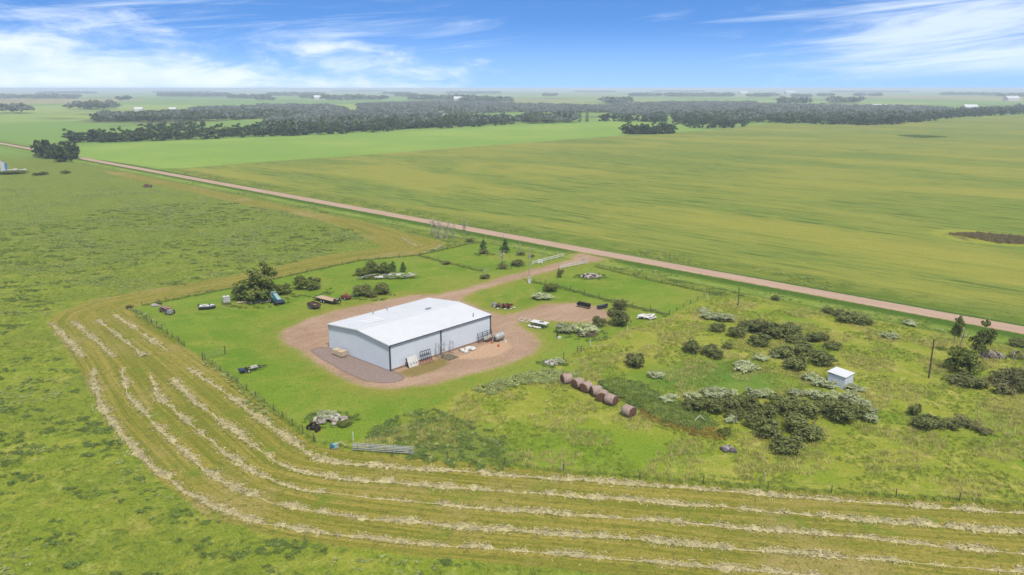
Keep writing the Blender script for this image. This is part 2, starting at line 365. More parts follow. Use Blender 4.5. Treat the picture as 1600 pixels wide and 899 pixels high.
def ground_material():
    m = bpy.data.materials.new('ground_cover'); m.use_nodes = True; t = NT(m.node_tree)
    P = t.n('ShaderNodeNewGeometry').outputs['Position']
    nb = t.noise(P, 0.012, 3); nl = t.noise(P, 0.045, 4, 0.6); nm = t.noise(P, 0.16, 4, 0.6); nf = t.noise(P, 0.9, 4, 0.65); nt_ = t.noise(P, 5.0, 3, 0.7)
    wob = t.m('ADD', t.m('MULTIPLY', t.m('SUBTRACT', nm, 0.5), 4.0), t.m('MULTIPLY', t.m('SUBTRACT', nf, 0.5), 2.6))
    def mask(name, k=1.0, soft=0.5, off=0.0):
        return t.step(t.m('ADD', t.m('ADD', t.attr(name), off), t.m('MULTIPLY', wob, k)), -soft, soft)
    fine = t.m('ADD', t.m('MULTIPLY', nf, 0.55), t.m('MULTIPLY', nt_, 0.45))
    def pal(a, b, c, big=nl, mid=nm):
        x = t.mix(t.step(big, 0.35, 0.65), a, b)
        return t.mix(t.step(mid, 0.48, 0.70), x, c)
    past = pal(C(148, 166, 62), C(136, 152, 64), C(170, 174, 82))
    past = t.mix(t.m('MULTIPLY', t.step(t.noise(P, 0.11, 6, 0.7, 1.0), 0.54, 0.68), 0.6), past, C(160, 150, 84))
    past = t.mix(t.m('MULTIPLY', t.step(fine, 0.52, 0.40), 0.75), past, C(108, 134, 56))
    past = t.mix(t.m('MULTIPLY', t.step(t.n('ShaderNodeSeparateXYZ', {0: P}).outputs[1], 150, 260), 0.5), past, C(122, 142, 74))
    mot = t.noise(P, 0.42, 6, 0.78, 0.8)
    past = t.mix(t.m('MULTIPLY', t.step(mot, 0.53, 0.64), 0.55), past, C(184, 190, 112))
    past = t.mix(t.m('MULTIPLY', t.step(mot, 0.47, 0.37), 0.7), past, C(92, 116, 58))
    far = t.n('ShaderNodeTexVoronoi', {'Vector': P, 'Scale': 0.0011}, distance='CHEBYCHEV')
    farh = t.n('ShaderNodeSeparateColor', {0: far.outputs['Color']}).outputs
    bgf = t.mix(t.step(farh[0], 0.2, 0.8), C(136, 172, 96), C(166, 188, 116))
    bgf = t.mix(t.step(farh[1], 0.72, 0.75), bgf, C(178, 170, 128))
    bgf = t.mix(t.step(t.noise(P, 0.0021, 5, 0.6), 0.56, 0.62), bgf, C(122, 130, 100))
    yv = t.n('ShaderNodeSeparateXYZ', {0: P}).outputs
    col = t.mix(t.step(yv[1], 500, 640), past, bgf)
    rough = pal(C(152, 168, 64), C(170, 174, 82), C(196, 190, 118), nm, t.noise(P, 0.3, 5, 0.65, 1.2))
    rough = t.mix(t.m('MULTIPLY', t.step(nl, 0.52, 0.66), 0.8), rough, C(128, 160, 52))
    rough = t.mix(t.m('MULTIPLY', t.step(fine, 0.50, 0.38), 0.7), rough, C(120, 146, 58))
    col = t.mix(mask('rough', 1.0, 1.5), col, rough)
    col = t.mix(t.m('MULTIPLY', mask('lush', 1.6, 4.0), 0.7), col, C(122, 160, 44))
    col = t.mix(t.m('MULTIPLY', mask('wetgreen', 2.6, 5.0), 0.85), col, C(96, 142, 62))
    col = t.mix(t.m('MULTIPLY', mask('weedy', 1.2, 2.0), 0.7), col, C(118, 136, 78))
    # hay stubble: swath lines follow the field edge
    hd = t.attr('hay')
    line = t.noise(t.xyz(t.m('MULTIPLY', hd, 1.5), t.m('MULTIPLY', yv[0], 0.025), t.m('MULTIPLY', yv[1], 0.025)), 1.0, 4, 0.7)
    hay = t.mix(t.step(line, 0.38, 0.62), C(134, 140, 58), C(176, 164, 94))
    hay = t.mix(t.step(nl, 0.50, 0.70), hay, C(178, 164, 116))
    hay = t.mix(t.step(nm, 0.56, 0.72), hay, C(130, 148, 60))
    hay = t.mix(t.step(fine, 0.50, 0.38), hay, C(120, 122, 62))
    col = t.mix(mask('hay', 0.35, 0.35), col, hay)
    lawn = pal(C(132, 162, 58), C(116, 152, 48), C(150, 168, 74))
    lawn = t.mix(t.step(nb, 0.45, 0.62), lawn, C(142, 170, 74))
    lawn = t.mix(t.m('MULTIPLY', t.step(t.noise(P, 0.07, 6, 0.7, 1.0), 0.44, 0.62), 0.65), lawn, C(160, 166, 82))
    lawn = t.mix(t.m('MULTIPLY', t.step(t.noise(P, 0.33, 5, 0.75, 0.8), 0.55, 0.68), 0.55), lawn, C(104, 140, 48))
    lawn = t.mix(t.step(fine, 0.48, 0.36), lawn, C(98, 138, 46))
    col = t.mix(mask('lawn', 0.35, 0.5), col, lawn)
    # verges and ditches
    s = t.m('ABSOLUTE', t.attr('road'))
    ver = pal(C(134, 162, 68), C(152, 174, 84), C(178, 190, 116), nl, t.noise(P, 0.12, 5, 0.7))
    ver = t.mix(t.step(t.m('ADD', s, t.m('MULTIPLY', wob, 0.4)), 7.6, 5.2), ver, C(84, 118, 42))
    ver = t.mix(t.m('MULTIPLY', t.step(t.m('ADD', s, t.m('MULTIPLY', wob, 0.3)), 11.6, 13.2), 0.8), ver, C(104, 130, 54))
    ver = t.mix(t.m('MULTIPLY', t.step(fine, 0.52, 0.40), 0.7), ver, C(100, 126, 56))
    col = t.mix(t.step(t.m('ADD', s, t.m('MULTIPLY', wob, 0.5)), 14.5, 13.0), col, ver)
    # crop: drill lines run with the road
    al = t.n('ShaderNodeVectorMath', {0: P, 1: (rd.x, rd.y, 0)}, operation='DOT_PRODUCT').outputs['Value']
    ac = t.attr('road')
    st = t.noise(t.xyz(t.m('MULTIPLY', al, 0.022), t.m('MULTIPLY', ac, 0.10), 0.0), 1.0, 6, 0.65, 0.8)
    dr = t.noise(t.xyz(t.m('MULTIPLY', al, 0.006), t.m('MULTIPLY', ac, 0.9), 0.0), 1.0, 3, 0.6)
    bl = t.noise(t.xyz(t.m('MULTIPLY', al, 0.006), t.m('MULTIPLY', ac, 0.018), 4.0), 1.0, 5, 0.62, 0.8)
    crop = t.mix(t.step(bl, 0.36, 0.64), C(138, 158, 78), C(170, 172, 88))
    crop = t.mix(t.m('MULTIPLY', t.step(st, 0.54, 0.72), 0.7), crop, C(118, 144, 70))
    crop = t.mix(t.m('MULTIPLY', t.step(st, 0.45, 0.32), 0.6), crop, C(176, 176, 92))
    crop = t.mix(t.m('MULTIPLY', t.step(dr, 0.48, 0.66), 0.35), crop, C(118, 140, 68))
    crop = t.mix(t.m('MULTIPLY', t.step(fine, 0.50, 0.36), 0.5), crop, C(112, 132, 62))
    dk = t.noise(t.xyz(t.m('MULTIPLY', al, 0.035), t.m('MULTIPLY', ac, 0.42), 9.0), 1.0, 5, 0.65, 0.6)
    crop = t.mix(t.m('MULTIPLY', t.step(dk, 0.50, 0.64), t.step(bl, 0.62, 0.42, 0.15, 0.95)), crop, C(88, 116, 52))
    crop = t.mix(t.m('MULTIPLY', t.step(t.noise(t.xyz(t.m('MULTIPLY', al, 0.08), t.m('MULTIPLY', ac, 0.22), 1.0), 1.0, 6, 0.75, 0.5), 0.5, 0.68), 0.45), crop, C(184, 180, 100))
    crop = t.mix(t.m('MULTIPLY', t.step(ac, 20, 14), t.step(nm, 0.45, 0.6, 0.3, 0.8)), crop, C(108, 132, 58))
    col = t.mix(mask('crop', 0.3, 0.5), col, crop)
    sl = t.mix(t.step(t.noise(P, 0.10, 5, 0.7), 0.42, 0.6), C(128, 116, 92), C(168, 172, 76))
    col = t.mix(mask('slough', 1.0, 1.5), t.mix(mask('slough', 2.2, 3.0, 3.5), col, C(168, 178, 80)), sl)
    gr = t.mix(t.step(t.noise(P, 0.008, 4, 0.6), 0.4, 0.66), C(146, 182, 92), C(164, 192, 102))
    gr = t.mix(t.m('MULTIPLY', t.step(st, 0.5, 0.7), 0.25), gr, C(112, 158, 84))
    col = t.mix(mask('green', 0.2, 0.8), col, gr)
    # gravel
    trk = t.noise(t.xyz(t.m('MULTIPLY', al, 0.25), t.m('MULTIPLY', ac, 0.09), 2.0), 1.0, 5, 0.65, 1.0)
    grv = t.mix(t.step(trk, 0.35, 0.66), C(176, 146, 122), C(204, 174, 150))
    grv = t.mix(t.step(nt_, 0.40, 0.64), grv, C(186, 156, 132))
    grv = t.mix(t.step(nl, 0.55, 0.7), grv, C(166, 134, 114))
    col = t.mix(t.m('MULTIPLY', t.step(t.attr('gravel'), -9.0, -0.5), t.step(t.noise(P, 0.17, 5, 0.7, 0.6), 0.40, 0.62, 0.1, 0.7)), col, C(158, 156, 80))
    col = t.mix(mask('gravel', 0.6, 2.2, 0.6), col, t.mix(0.55, lawn, C(190, 166, 122)))
    col = t.mix(mask('gravel', 0.75, 1.1), col, grv)
    edg = t.m('MULTIPLY', t.step(t.attr('gravel'), 5.0, 0.5), mask('gravel', 0.75, 1.1))
    col = t.mix(t.m('MULTIPLY', t.step(t.noise(P, 0.22, 5, 0.7), 0.52, 0.64), edg), col, t.mix(0.5, C(150, 148, 92), grv))
    col = t.mix(t.m('MULTIPLY', mask('dirt', 0.3, 0.6), 0.8), col, C(214, 180, 148))
    col = t.mix(t.m('MULTIPLY', mask('pad', 0.16, 0.3, 0.35), 0.85), col, C(138, 118, 110))
    col = t.mix(mask('pad', 0.16, 0.25), col, t.mix(fine, C(148, 130, 126), C(176, 158, 150)))
    col = t.mix(t.m('MULTIPLY', mask('patch', 0.4, 0.6), 0.85), col, C(146, 134, 86))
    tex = t.m('ADD', t.m('MULTIPLY', t.noise(P, 2.3, 4, 0.7), 0.6), t.m('MULTIPLY', nt_, 0.4))
    col = t.mix(0.5, col, t.mix(1.0, col, t.mix(t.step(tex, 0.36, 0.64), (0.55, 0.57, 0.5), (1.42, 1.40, 1.42)), 'MULTIPLY'))
    bp = t.n('ShaderNodeBump', {'Height': t.m('ADD', t.m('MULTIPLY', nf, 0.6), t.m('MULTIPLY', nt_, 0.25)), 'Strength': 0.55, 'Distance': 0.35})
    b = t.n('ShaderNodeBsdfPrincipled', {'Base Color': col, 'Roughness': 0.95, 'Specular IOR Level': 0.1, 'Normal': bp.outputs[0]})
    t.n('ShaderNodeOutputMaterial', {'Surface': b.outputs[0]})
    return m
M_ground = ground_material()
nx, ny = len(xx), len(yy)
ii, jj = np.meshgrid(np.arange(nx - 1), np.arange(ny - 1)); q0 = (jj * nx + ii).ravel()
quads = np.stack([q0, q0 + 1, q0 + 1 + nx, q0 + nx], 1)
fc = {k: D[k][quads].mean(1) for k in ('lawn', 'hay', 'gravel', 'crop', 'green', 'rough')}
region = np.zeros(len(quads), int)
region[fc['rough'] > 0] = 1
region[fc['hay'] > 0] = 2
region[fc['lawn'] > 0] = 3
region[fc['crop'] > 0] = 4
region[fc['green'] > 0] = 5
region[fc['gravel'] > 0] = 6
for k, nm_ in enumerate(('ground', 'rough_grassland', 'hay_field', 'lawn', 'crop_field', 'green_field', 'gravel_yard')):
    fq = quads[region == k]; used, inv = np.unique(fq.ravel(), return_inverse=True)
    me = mesh_np(nm_, np.stack([gx[used], gy[used], gz[used]], 1), inv.reshape(-1, 4), 4, M_ground, True)
    for key, d in D.items():
        me.attributes.new(key, 'FLOAT', 'POINT').data.foreach_set('value', d[used].astype(np.float32))
    tag(link(nm_, me), kind='structure')

# gravel road: crowned ribbon with ragged shoulders
def gravel_road():
    rs = np.random.default_rng(5); n = 900; L0, L1 = -2500.0, (RB - RA).length + 120
    prof = [(-3.4, -.06), (-2.7, .06), (-1.4, .13), (0, .17), (1.4, .13), (2.7, .06), (3.4, -.06)]
    tt = np.concatenate([np.linspace(L0, 300, 200, endpoint=False), np.linspace(300, L1, n)])
    v = []; lat = []
    for t in tt:
        c = RA + rd * t
        j0, j1 = rs.normal() * 0.16, rs.normal() * 0.16
        for k, (o, z) in enumerate(prof):
            oo = o + (j0 if k < 1 else j1 if k > 5 else 0); p = c + rn * oo; v.append((p.x, p.y, z)); lat.append(oo)
    m_ = len(prof); f = [[i * m_ + k, (i + 1) * m_ + k, (i + 1) * m_ + k + 1, i * m_ + k + 1] for i in range(len(tt) - 1) for k in range(m_ - 1)]
    m = bpy.data.materials.new('road_gravel'); m.use_nodes = True; t = NT(m.node_tree)
    P = t.n('ShaderNodeNewGeometry').outputs['Position']; la = t.attr('lat'); al = t.n('ShaderNodeVectorMath', {0: P, 1: (rd.x, rd.y, 0)}, operation='DOT_PRODUCT').outputs['Value']
    w = t.noise(t.xyz(t.m('MULTIPLY', al, 0.05), t.m('MULTIPLY', la, 1.3), 0), 1.0, 5, 0.6)
    c = t.mix(t.step(w, 0.35, 0.65), C(188, 160, 138), C(216, 190, 170))
    c = t.mix(t.step(t.noise(P, 4, 4, 0.7), 0.42, 0.62), c, C(196, 166, 144))
    e = t.m('ADD', t.m('ABSOLUTE', la), t.m('MULTIPLY', t.m('SUBTRACT', t.noise(P, 0.7, 4, 0.7), 0.5), 1.6))
    c = t.mix(t.step(e, 2.6, 3.2), c, C(150, 148, 96))
    b = t.n('ShaderNodeBsdfPrincipled', {'Base Color': c, 'Roughness': 0.95, 'Specular IOR Level': 0.1})
    t.n('ShaderNodeOutputMaterial', {'Surface': b.outputs[0]})
    me = mesh_np('gravel_road', np.array(v), np.array(f), 4, m, True)
    me.attributes.new('lat', 'FLOAT', 'POINT').data.foreach_set('value', np.array(lat, np.float32))
    tag(link('gravel_road', me), kind='structure')
gravel_road()

# haze: one closed box of even air round everything
hz = MB().box((0, 30000, 24.0), (170000, 90000, 54.0)).build('haze', M_white, kind='stuff')
mh = bpy.data.materials.new('haze_air'); mh.use_nodes = True; t = NT(mh.node_tree)
v = t.n('ShaderNodeVolumePrincipled', {'Color': (0.80, 0.92, 0.98), 'Density': 0.00017, 'Anisotropy': 0.0})
t.n('ShaderNodeOutputMaterial', {'Volume': v.outputs[0]}); hz.data.materials[0] = mh
hz['label'] = 'thin pale summer haze over the fields'

# ================================================================== buildings
def machine_shed():
    B = spot(610.5, 580); ang = math.radians(47.4)
    L, Wd, H, R = 25.0, 18.2, 4.78, 5.62
    t = thing('machine_shed', 'large white steel machine shed with low gable roof in gravel yard', 'shed', B, ang)
    # local: x along the eave side, y across the gable (to the hidden side)
    def ribbed(u0, u1, step, fn, depth):
        vs, fs = [], []; u = u0; prof = []
        while u < u1 - 1e-6:
            for du, d in ((0, 0), (step * .70, 0), (step * .78, depth), (step * .92, depth)):
                if u + du < u1: prof.append((u + du, d))
            u += step
        prof.append((u1, 0))
        for (uu, d) in prof: vs += fn(uu, d)
        for i in range(len(prof) - 1): fs.append((2 * i, 2 * i + 2, 2 * i + 3, 2 * i + 1))
        return vs, fs
    zr = lambda y: H + (R - H) * (1 - abs(y - Wd / 2) / (Wd / 2))
    MB().add(*ribbed(0, L, .3, lambda u, d: [(u, -d, .28), (u, -d, H)], .03)).build('wall', M_steel_white, t)
    MB().add(*ribbed(0, L, .3, lambda u, d: [(u, Wd + d, .05), (u, Wd + d, H)], .03)).build('wall', M_steel_white, t)
    MB().add(*ribbed(0, Wd, .3, lambda u, d: [(-d, u, .05), (-d, u, zr(u))], .03)).build('wall', M_steel_white, t)
    MB().add(*ribbed(0, Wd, .3, lambda u, d: [(L + d, u, .05), (L + d, u, zr(u))], .03)).build('wall', M_steel_white, t)
    o = .28; sl = (R - H) / (Wd / 2)
    for s in (0, 1):
        y0 = -o if s == 0 else Wd + o
        r = MB().add(*ribbed(-o, L + o, .3, lambda u, d: [(u, y0, H - sl * o + .06 + d), (u, Wd / 2, R + .06 + d)], .03)).build('roof', M_roof, t)
        MB().box((L / 2, y0 + (-.02 if s == 0 else .02), H - sl * o + .0), (L + 2 * o, .05, .16)).build('eave_trim', M_dark_trim if s == 0 else M_lighttrim, r)
        if s == 1:
            g = MB()
            for u in (4.2, 5.5, 6.8):
                g.add([(u, Wd / 2 + 1.6, zr(Wd / 2 + 1.6) + .10), (u + 1.2, Wd / 2 + 1.6, zr(Wd / 2 + 1.6) + .10), (u + 1.2, Wd / 2 + 5.6, zr(Wd / 2 + 5.6) + .10), (u, Wd / 2 + 5.6, zr(Wd / 2 + 5.6) + .10)], [(0, 1, 2, 3)])
            g.build('newer_panel', M_roof_new, r)
    MB().add([(-o, Wd / 2 - .3, R + .075), (L + o, Wd / 2 - .3, R + .075), (L + o, Wd / 2, R + .13), (-o, Wd / 2, R + .13), (-o, Wd / 2 + .3, R + .075), (L + o, Wd / 2 + .3, R + .075)],
             [(0, 1, 2, 3), (3, 2, 5, 4)]).build('ridge_cap', M_roof, t)
    for x in (-o - .02, L + o + .02):
        for s in (0, 1):
            y0 = -o if s == 0 else Wd + o
            MB().bar((x, y0, H - sl * o), (x, Wd / 2, R), .04, .2).build('gable_trim', M_lighttrim, t)
    for x, y in ((-.05, -.05), (L + .05, -.05), (-.05, Wd + .05), (L + .05, Wd + .05)):
        MB().box((x, y, H / 2), (.2, .2, H - .1)).build('corner_trim', M_dark_trim if y < 1 else M_lighttrim, t)
    MB().box((11.9, -.07, H / 2 + .05), (.26, .12, H - .2)).build('door_seam_post', M_dark_trim, t)
    MB().box((L / 2, -.045, .16), (L - .2, .07, .28)).build('skirt_board', M_skirt, t)
    for x, y in ((9.5, Wd - 1.2), (13.0, Wd - 1.2), (21.5, 1.1)):
        z = zr(y); vp = MB().tube([(x, y, z - .1), (x, y, z + .75)], .1, 8).build('vent_pipe', M_galv, t)
        MB().tube([(x, y, z + .76), (x, y, z + .9)], [.19, .06], 8).build('vent_cap', M_galv, vp)
    MB().box((17.6, Wd / 2 + .75, R + .17), (1.2, .5, .12)).build('ridge_vent', M_galv, t)
    return t, B, ang
shed, SB, SANG = machine_shed()
def shed_pt(x, y, z=0.0):
    return SB + RZ(SANG) @ Vector((x, y, z))

def small_shed():
    p = spot(1312, 601); t = thing('garden_shed', 'small white box shed with sloped roof beside silvery shrubs', 'shed', p, math.radians(42))
    w, d, h = 3.0, 2.9, 2.0
    for c, s in (((0, -d / 2, h / 2), (w, .06, h)), ((0, d / 2, h / 2 + .1), (w, .06, h + .2)), ((-w / 2, 0, h / 2), (.06, d - .13, h)), ((w / 2, 0, h / 2), (.06, d - .13, h))):
        b = MB().box(c, s)
        n = 10; wide = s[0] > s[1]
        for k in range(n):
            q = (k + .5) / n - .5
            b.box((c[0] + (q * s[0] if wide else math.copysign(.045, c[0])), c[1] + (math.copysign(.045, c[1]) if wide else q * s[1]), c[2]), (.04, .04, s[2]))
        b.build('wall', M_steel_white, t)
    MB().box((0, 0, h + .17), (w + .36, d + .36, .08), RX(math.atan(.2 / d))).build('roof', M_roof, t)
    MB().box((0, 0, .05), (w - .2, d - .2, .1)).build('floor_skid', M_wood, t)
small_shed()

def gable_house(name, label, px, py, w, d, h, rz, wall, roof, group=None, parts=False, cat='house', pitch=.35):
    p = spot(px, py); t = thing(name, label, cat, p, rz, group)
    MB().add([(-w/2,-d/2,0),(w/2,-d/2,0),(w/2,d/2,0),(-w/2,d/2,0),(-w/2,-d/2,h),(w/2,-d/2,h),(w/2,d/2,h),(-w/2,d/2,h),(-w/2,0,h+d*pitch),(w/2,0,h+d*pitch)],
             [(0,1,5,4),(2,3,7,6),(1,2,6,9,5),(3,0,4,8,7)]).build('wall', wall, t)
    k = .25
    for s in (-1, 1):
        MB().add([(-w/2-k, s*(d/2+k), h-k*.6+.1),(w/2+k, s*(d/2+k), h-k*.6+.1),(w/2+k, 0, h+d*pitch+.1),(-w/2-k,0,h+d*pitch+.1),(-w/2-k, s*(d/2+k), h-k*.6+.22),(w/2+k, s*(d/2+k), h-k*.6+.22),(w/2+k, 0, h+d*pitch+.22),(-w/2-k,0,h+d*pitch+.22)],
                 [(0,1,2,3),(4,5,6,7),(0,1,5,4),(1,2,6,5),(2,3,7,6),(3,0,4,7)]).build('roof', roof, t)
    return t
t = gable_house('storage_barn', 'white and blue metal barn by the far pasture road', -8, 268, 13, 9, 5.0, math.radians(-40), M_white, M_roof, parts=True, cat='barn')
for u in (-3.2, 0.4, 4.2): MB().box((6.54, u, 2.5), (.08, 1.3, 4.9)).build('blue_panel', M_blue, t)
for u in (-4, 0, 4): MB().box((u, -4.54, 2.4), (2.2, .08, 4.4)).build('door', M_blue, t)
for px, py, w, lab in ((18, 268, 7, 'low white flat trailer parked beside the blue and white barn'), (36, 268, 4, 'small white boat-like hull on grass beyond the blue and white barn')):
    p = spot(px, py); t = thing('parked_trailer', lab, 'trailer', p, .3)
    MB().box((0, 0, .9), (w, 2.2, .35)).build('deck', M_white, t); MB().box((w*.3, 0, 1.3), (w*.35, 1.8, .5), None, .8).build('load', M_dirty_white, t)
    for s in (-1, 1): MB().tube([(0, s*1.12, .4), (0, s*.9, .4)], .4, 10).build('wheel', M_rubber, t)
far_b = [(697, 183, 9, 7, 4, 'white farmhouse among dark spruces behind the long treeline'), (690, 180, 12, 8, 4, 'low white barn beside the farmhouse behind the long treeline'),
 (217, 175, 16, 9, 6, 'white farmhouse in the trees north of the green field'), (270, 174, 14, 8, 5, 'pale outbuilding in the trees north of the green field'),
 (385, 151.0, 60, 20, 8, 'long pale barn far off beyond the grey woods'), (500, 155.5, 50, 25, 9, 'wide pale barn on the plain beyond the grey woods'), (535, 156.8, 30, 18, 8, 'bright small barn beside the wide pale barn'),
 (717, 159.5, 34, 20, 12, 'blue-white barn at the edge of far spruces'), (1515, 170.3, 36, 14, 5, 'low white barn under a row of tall spruces'), (1580, 157.8, 55, 25, 10, 'white barn alone on the pale far plain'),
 (1234, 147.2, 90, 40, 14, 'tiny white barn near the skyline'), (1161, 147.6, 70, 40, 12, 'tiny pale grain store near the skyline by a thin wood'), (430, 143.2, 120, 60, 20, 'faint white speck of a farm on the skyline')]
for px, py, w, d, h, lab in far_b:
    gable_house('farm_building', lab, px, py, w, d, h, random.Random(px).uniform(-.3, .3), M_white, M_roof, cat='barn')
for k in range(8):
    gable_house('grain_bin_shed', 'white storage shed in a long row beyond the dark wood', 1358 + k * 3.9, 167.6, 6.0, 9, 4.2, .05, M_white, M_roof, 'row of white sheds beyond the wood', cat='shed')

# ================================================================== vegetation prototypes (unit size: 1 wide, 1 high)
def stems(n, seed, h=0.7, sp=0.4, r=0.018, mat_=None):
    rs = random.Random(seed); b = MB()
    for k in range(n):
        a = rs.uniform(0, 6.28); q = rs.uniform(.3, 1) * sp; z = h * rs.uniform(.7, 1.1)
        b.tube([(.08*math.cos(a), .08*math.sin(a), -.03), (q*.5*math.cos(a), q*.5*math.sin(a), z*.55), (q*math.cos(a+.2), q*math.sin(a+.2), z)], [r, r*.7, r*.25], 5, False)
    me = bpy.data.meshes.new('stems'); me.from_pydata(b.v, [], b.f); me.update(); me.materials.append(mat_ or M_bark); return me
def rblobs(rs, n, R=.40, H=.74):
    out = [(0, 0, H*.46, R*.9, R*.9, H*.5)]
    for k in range(n):
        a = rs.uniform(0, 6.28); q = rs.uniform(.3, .75) * R; s = rs.uniform(.45, .8)
        out.append((q*math.cos(a), q*math.sin(a), H*rs.uniform(.22, .95), R*s*.75, R*s*.75, H*s*.55))
    return out
BUSH = {}
for kind_, lm, n, size in (('willow', L_willow, 2600, .034), ('grey', L_grey, 1500, .030), ('silver', L_silver, 2000, .036), ('poplar', L_poplar, 2600, .034)):
    BUSH[kind_] = []
    for k in range(3):
        rs = random.Random(n + k * 13 + len(kind_))
        BUSH[kind_].append((leaves(kind_ + '_foliage', rblobs(rs, 6), n, size, lm, k * 11 + n, .26, 22), stems(9, k + n)))
def spruce_mesh(seed, n=1500):
    rng = np.random.default_rng(seed)
    z = 1 - np.sqrt(rng.random(n)) ; z = z * .95 + .03; lv = np.floor(z * 11) / 11 + rng.normal(size=n) * .018
    a = rng.random(n) * 6.283; r = (1 - z) * .42 * (.35 + .75 * np.sqrt(rng.random(n))) * (.8 + .4 * np.sin(a * 4 + lv * 37)) * np.where(z < .12, z / .12, 1)
    p = np.stack([r * np.cos(a), r * np.sin(a), lv - r * .22 + .04], 1)
    d = np.stack([np.cos(a), np.sin(a), -.35 + 0 * a], 1); sd = np.stack([-np.sin(a), np.cos(a), rng.normal(size=n) * .5], 1)
    s = (.030 + .03 * rng.random(n))[:, None]
    v = np.stack([p - d * s - sd * s * .55, p - d * s + sd * s * .55, p + d * s * 1.5], 1).reshape(-1, 3)
    return mesh_np('needles', v, None, 3, L_spruce)
SPRUCE = [leaves('needles', [(.04, 0, .22, .26, .27, .2), (-.05, .05, .42, .23, .22, .2), (.05, -.04, .6, .18, .18, .17), (0, .02, .78, .12, .12, .16), (.01, 0, .9, .06, .06, .1)], 1500, .036, L_spruce, q, .32, 16) for q in (3, 8)]
def trunk_mesh(h, r, seed, m, limbs=6):
    rs = random.Random(seed); b = MB(); pts = [(0, 0, -.02)]; x = y = 0
    for k in range(1, 6): x += rs.uniform(-.02, .02); y += rs.uniform(-.02, .02); pts.append((x, y, h * k / 5))
    b.tube(pts, [r * (1.15 - k * .19) for k in range(6)], 7, False)
    for k in range(limbs):
        q = pts[rs.randint(2, 5)]; a = rs.uniform(0, 6.28); l = rs.uniform(.12, .28)
        b.tube([q, (q[0]+l*.5*math.cos(a), q[1]+l*.5*math.sin(a), q[2]+l*.35), (q[0]+l*math.cos(a), q[1]+l*math.sin(a), q[2]+l*.9)], [r*.45, r*.3, r*.12], 5, False)
    me = bpy.data.meshes.new('trunk'); me.from_pydata(b.v, [], b.f); me.update(); me.materials.append(m); return me
def tree_proto(seed, lm, n, size, bark, base=.25, th=.75):
    rs = random.Random(seed); bl = []
    for k in range(8):
        a = rs.uniform(0, 6.28); q = rs.uniform(.05, .30); z = rs.uniform(base + .12, .86); q *= 1.25 - .5 * z
        s = rs.uniform(.13, .22) * (1.15 if z < .7 else .85)
        bl.append((q*math.cos(a), q*math.sin(a), z, s, s, s*rs.uniform(.6, .85)))
    return leaves('crown', bl, n, size, lm, seed, .3, 20), trunk_mesh(th, .022, seed, bark)
TREE = {'poplar': [tree_proto(s, L_poplar, 1900, .034, M_pale_bark) for s in (2, 5, 9)],
        'elm': [tree_proto(s, L_poplar, 2600, .03, M_bark, .1, .7) for s in (21, 25)],
        'far': [tree_proto(s, L_far, 520, .062, M_bark, -.04, .6) for s in (31, 34, 37, 41)]}
FARSPRUCE = [spruce_mesh(51, 420), spruce_mesh(52, 420)]
def dead_mesh(seed, k=1):
    rs = random.Random(seed); b = MB()
    for s in range(k):
        x, y = rs.uniform(-.12, .12) * (k > 1), rs.uniform(-.12, .12) * (k > 1); lx, ly = rs.uniform(-.15, .15), rs.uniform(-.1, .1); hh = rs.uniform(.7, 1)
        pts = [(x, y, -.02), (x + lx*.3, y + ly*.3, hh*.35), (x + lx*.8, y + ly*.7, hh*.7), (x + lx, y + ly, hh)]
        b.tube(pts, [.026, .021, .015, .006], 6, False)
        for q in range(11):
            p = pts[rs.choice((1, 2, 2, 3))]; a = rs.uniform(0, 6.28); l = rs.uniform(.10, .26)
            b.tube([p, (p[0]+l*.6*math.cos(a), p[1]+l*.6*math.sin(a), p[2]+l*.5), (p[0]+l*math.cos(a), p[1]+l*math.sin(a), p[2]+l*1.1)], [.018, .012, .005], 4, False)
    me = bpy.data.meshes.new('bare_trunk'); me.from_pydata(b.v, [], b.f); me.update(); me.materials.append(M_deadwood); return me

RS = random.Random(77)
def bush(px, py, wpx, hpx, kind_, name, label, group, cat='shrub'):
    p = at_px(px, py); k = ppm(px, py); w = wpx / k; h = hpx / k / .93; w *= 1.16
    t = thing(name, label, cat, p, RS.uniform(0, 6.28), group, (w, w, h))
    fo, st_ = RS.choice(BUSH[kind_]); link('foliage', fo, t); link('stems', st_, t); return t
def tree(px, py, wpx, hpx, protos, name, label, group, cat='tree', rz=None):
    p = at_px(px, py); k = ppm(px, py); w = wpx / k; h = hpx / k / .95
    t = thing(name, label, cat, p, RS.uniform(0, 6.28) if rz is None else rz, group, (w, w, h))
    cr, tr = RS.choice(protos); link('crown', cr, t); link('trunk', tr, t); return t
def spruce(px, py, wpx, hpx, name, label, group=None):
    p = at_px(px, py); k = ppm(px, py)
    t = thing(name, label, 'spruce', p, RS.uniform(0, 6.28), group, (wpx/k*1.7, wpx/k*1.7, hpx/k/.95))
    link('crown', RS.choice(SPRUCE), t); link('trunk', SPR_TRUNK, t); return t
SPR_TRUNK = trunk_mesh(.5, .02, 4, M_bark, 0)

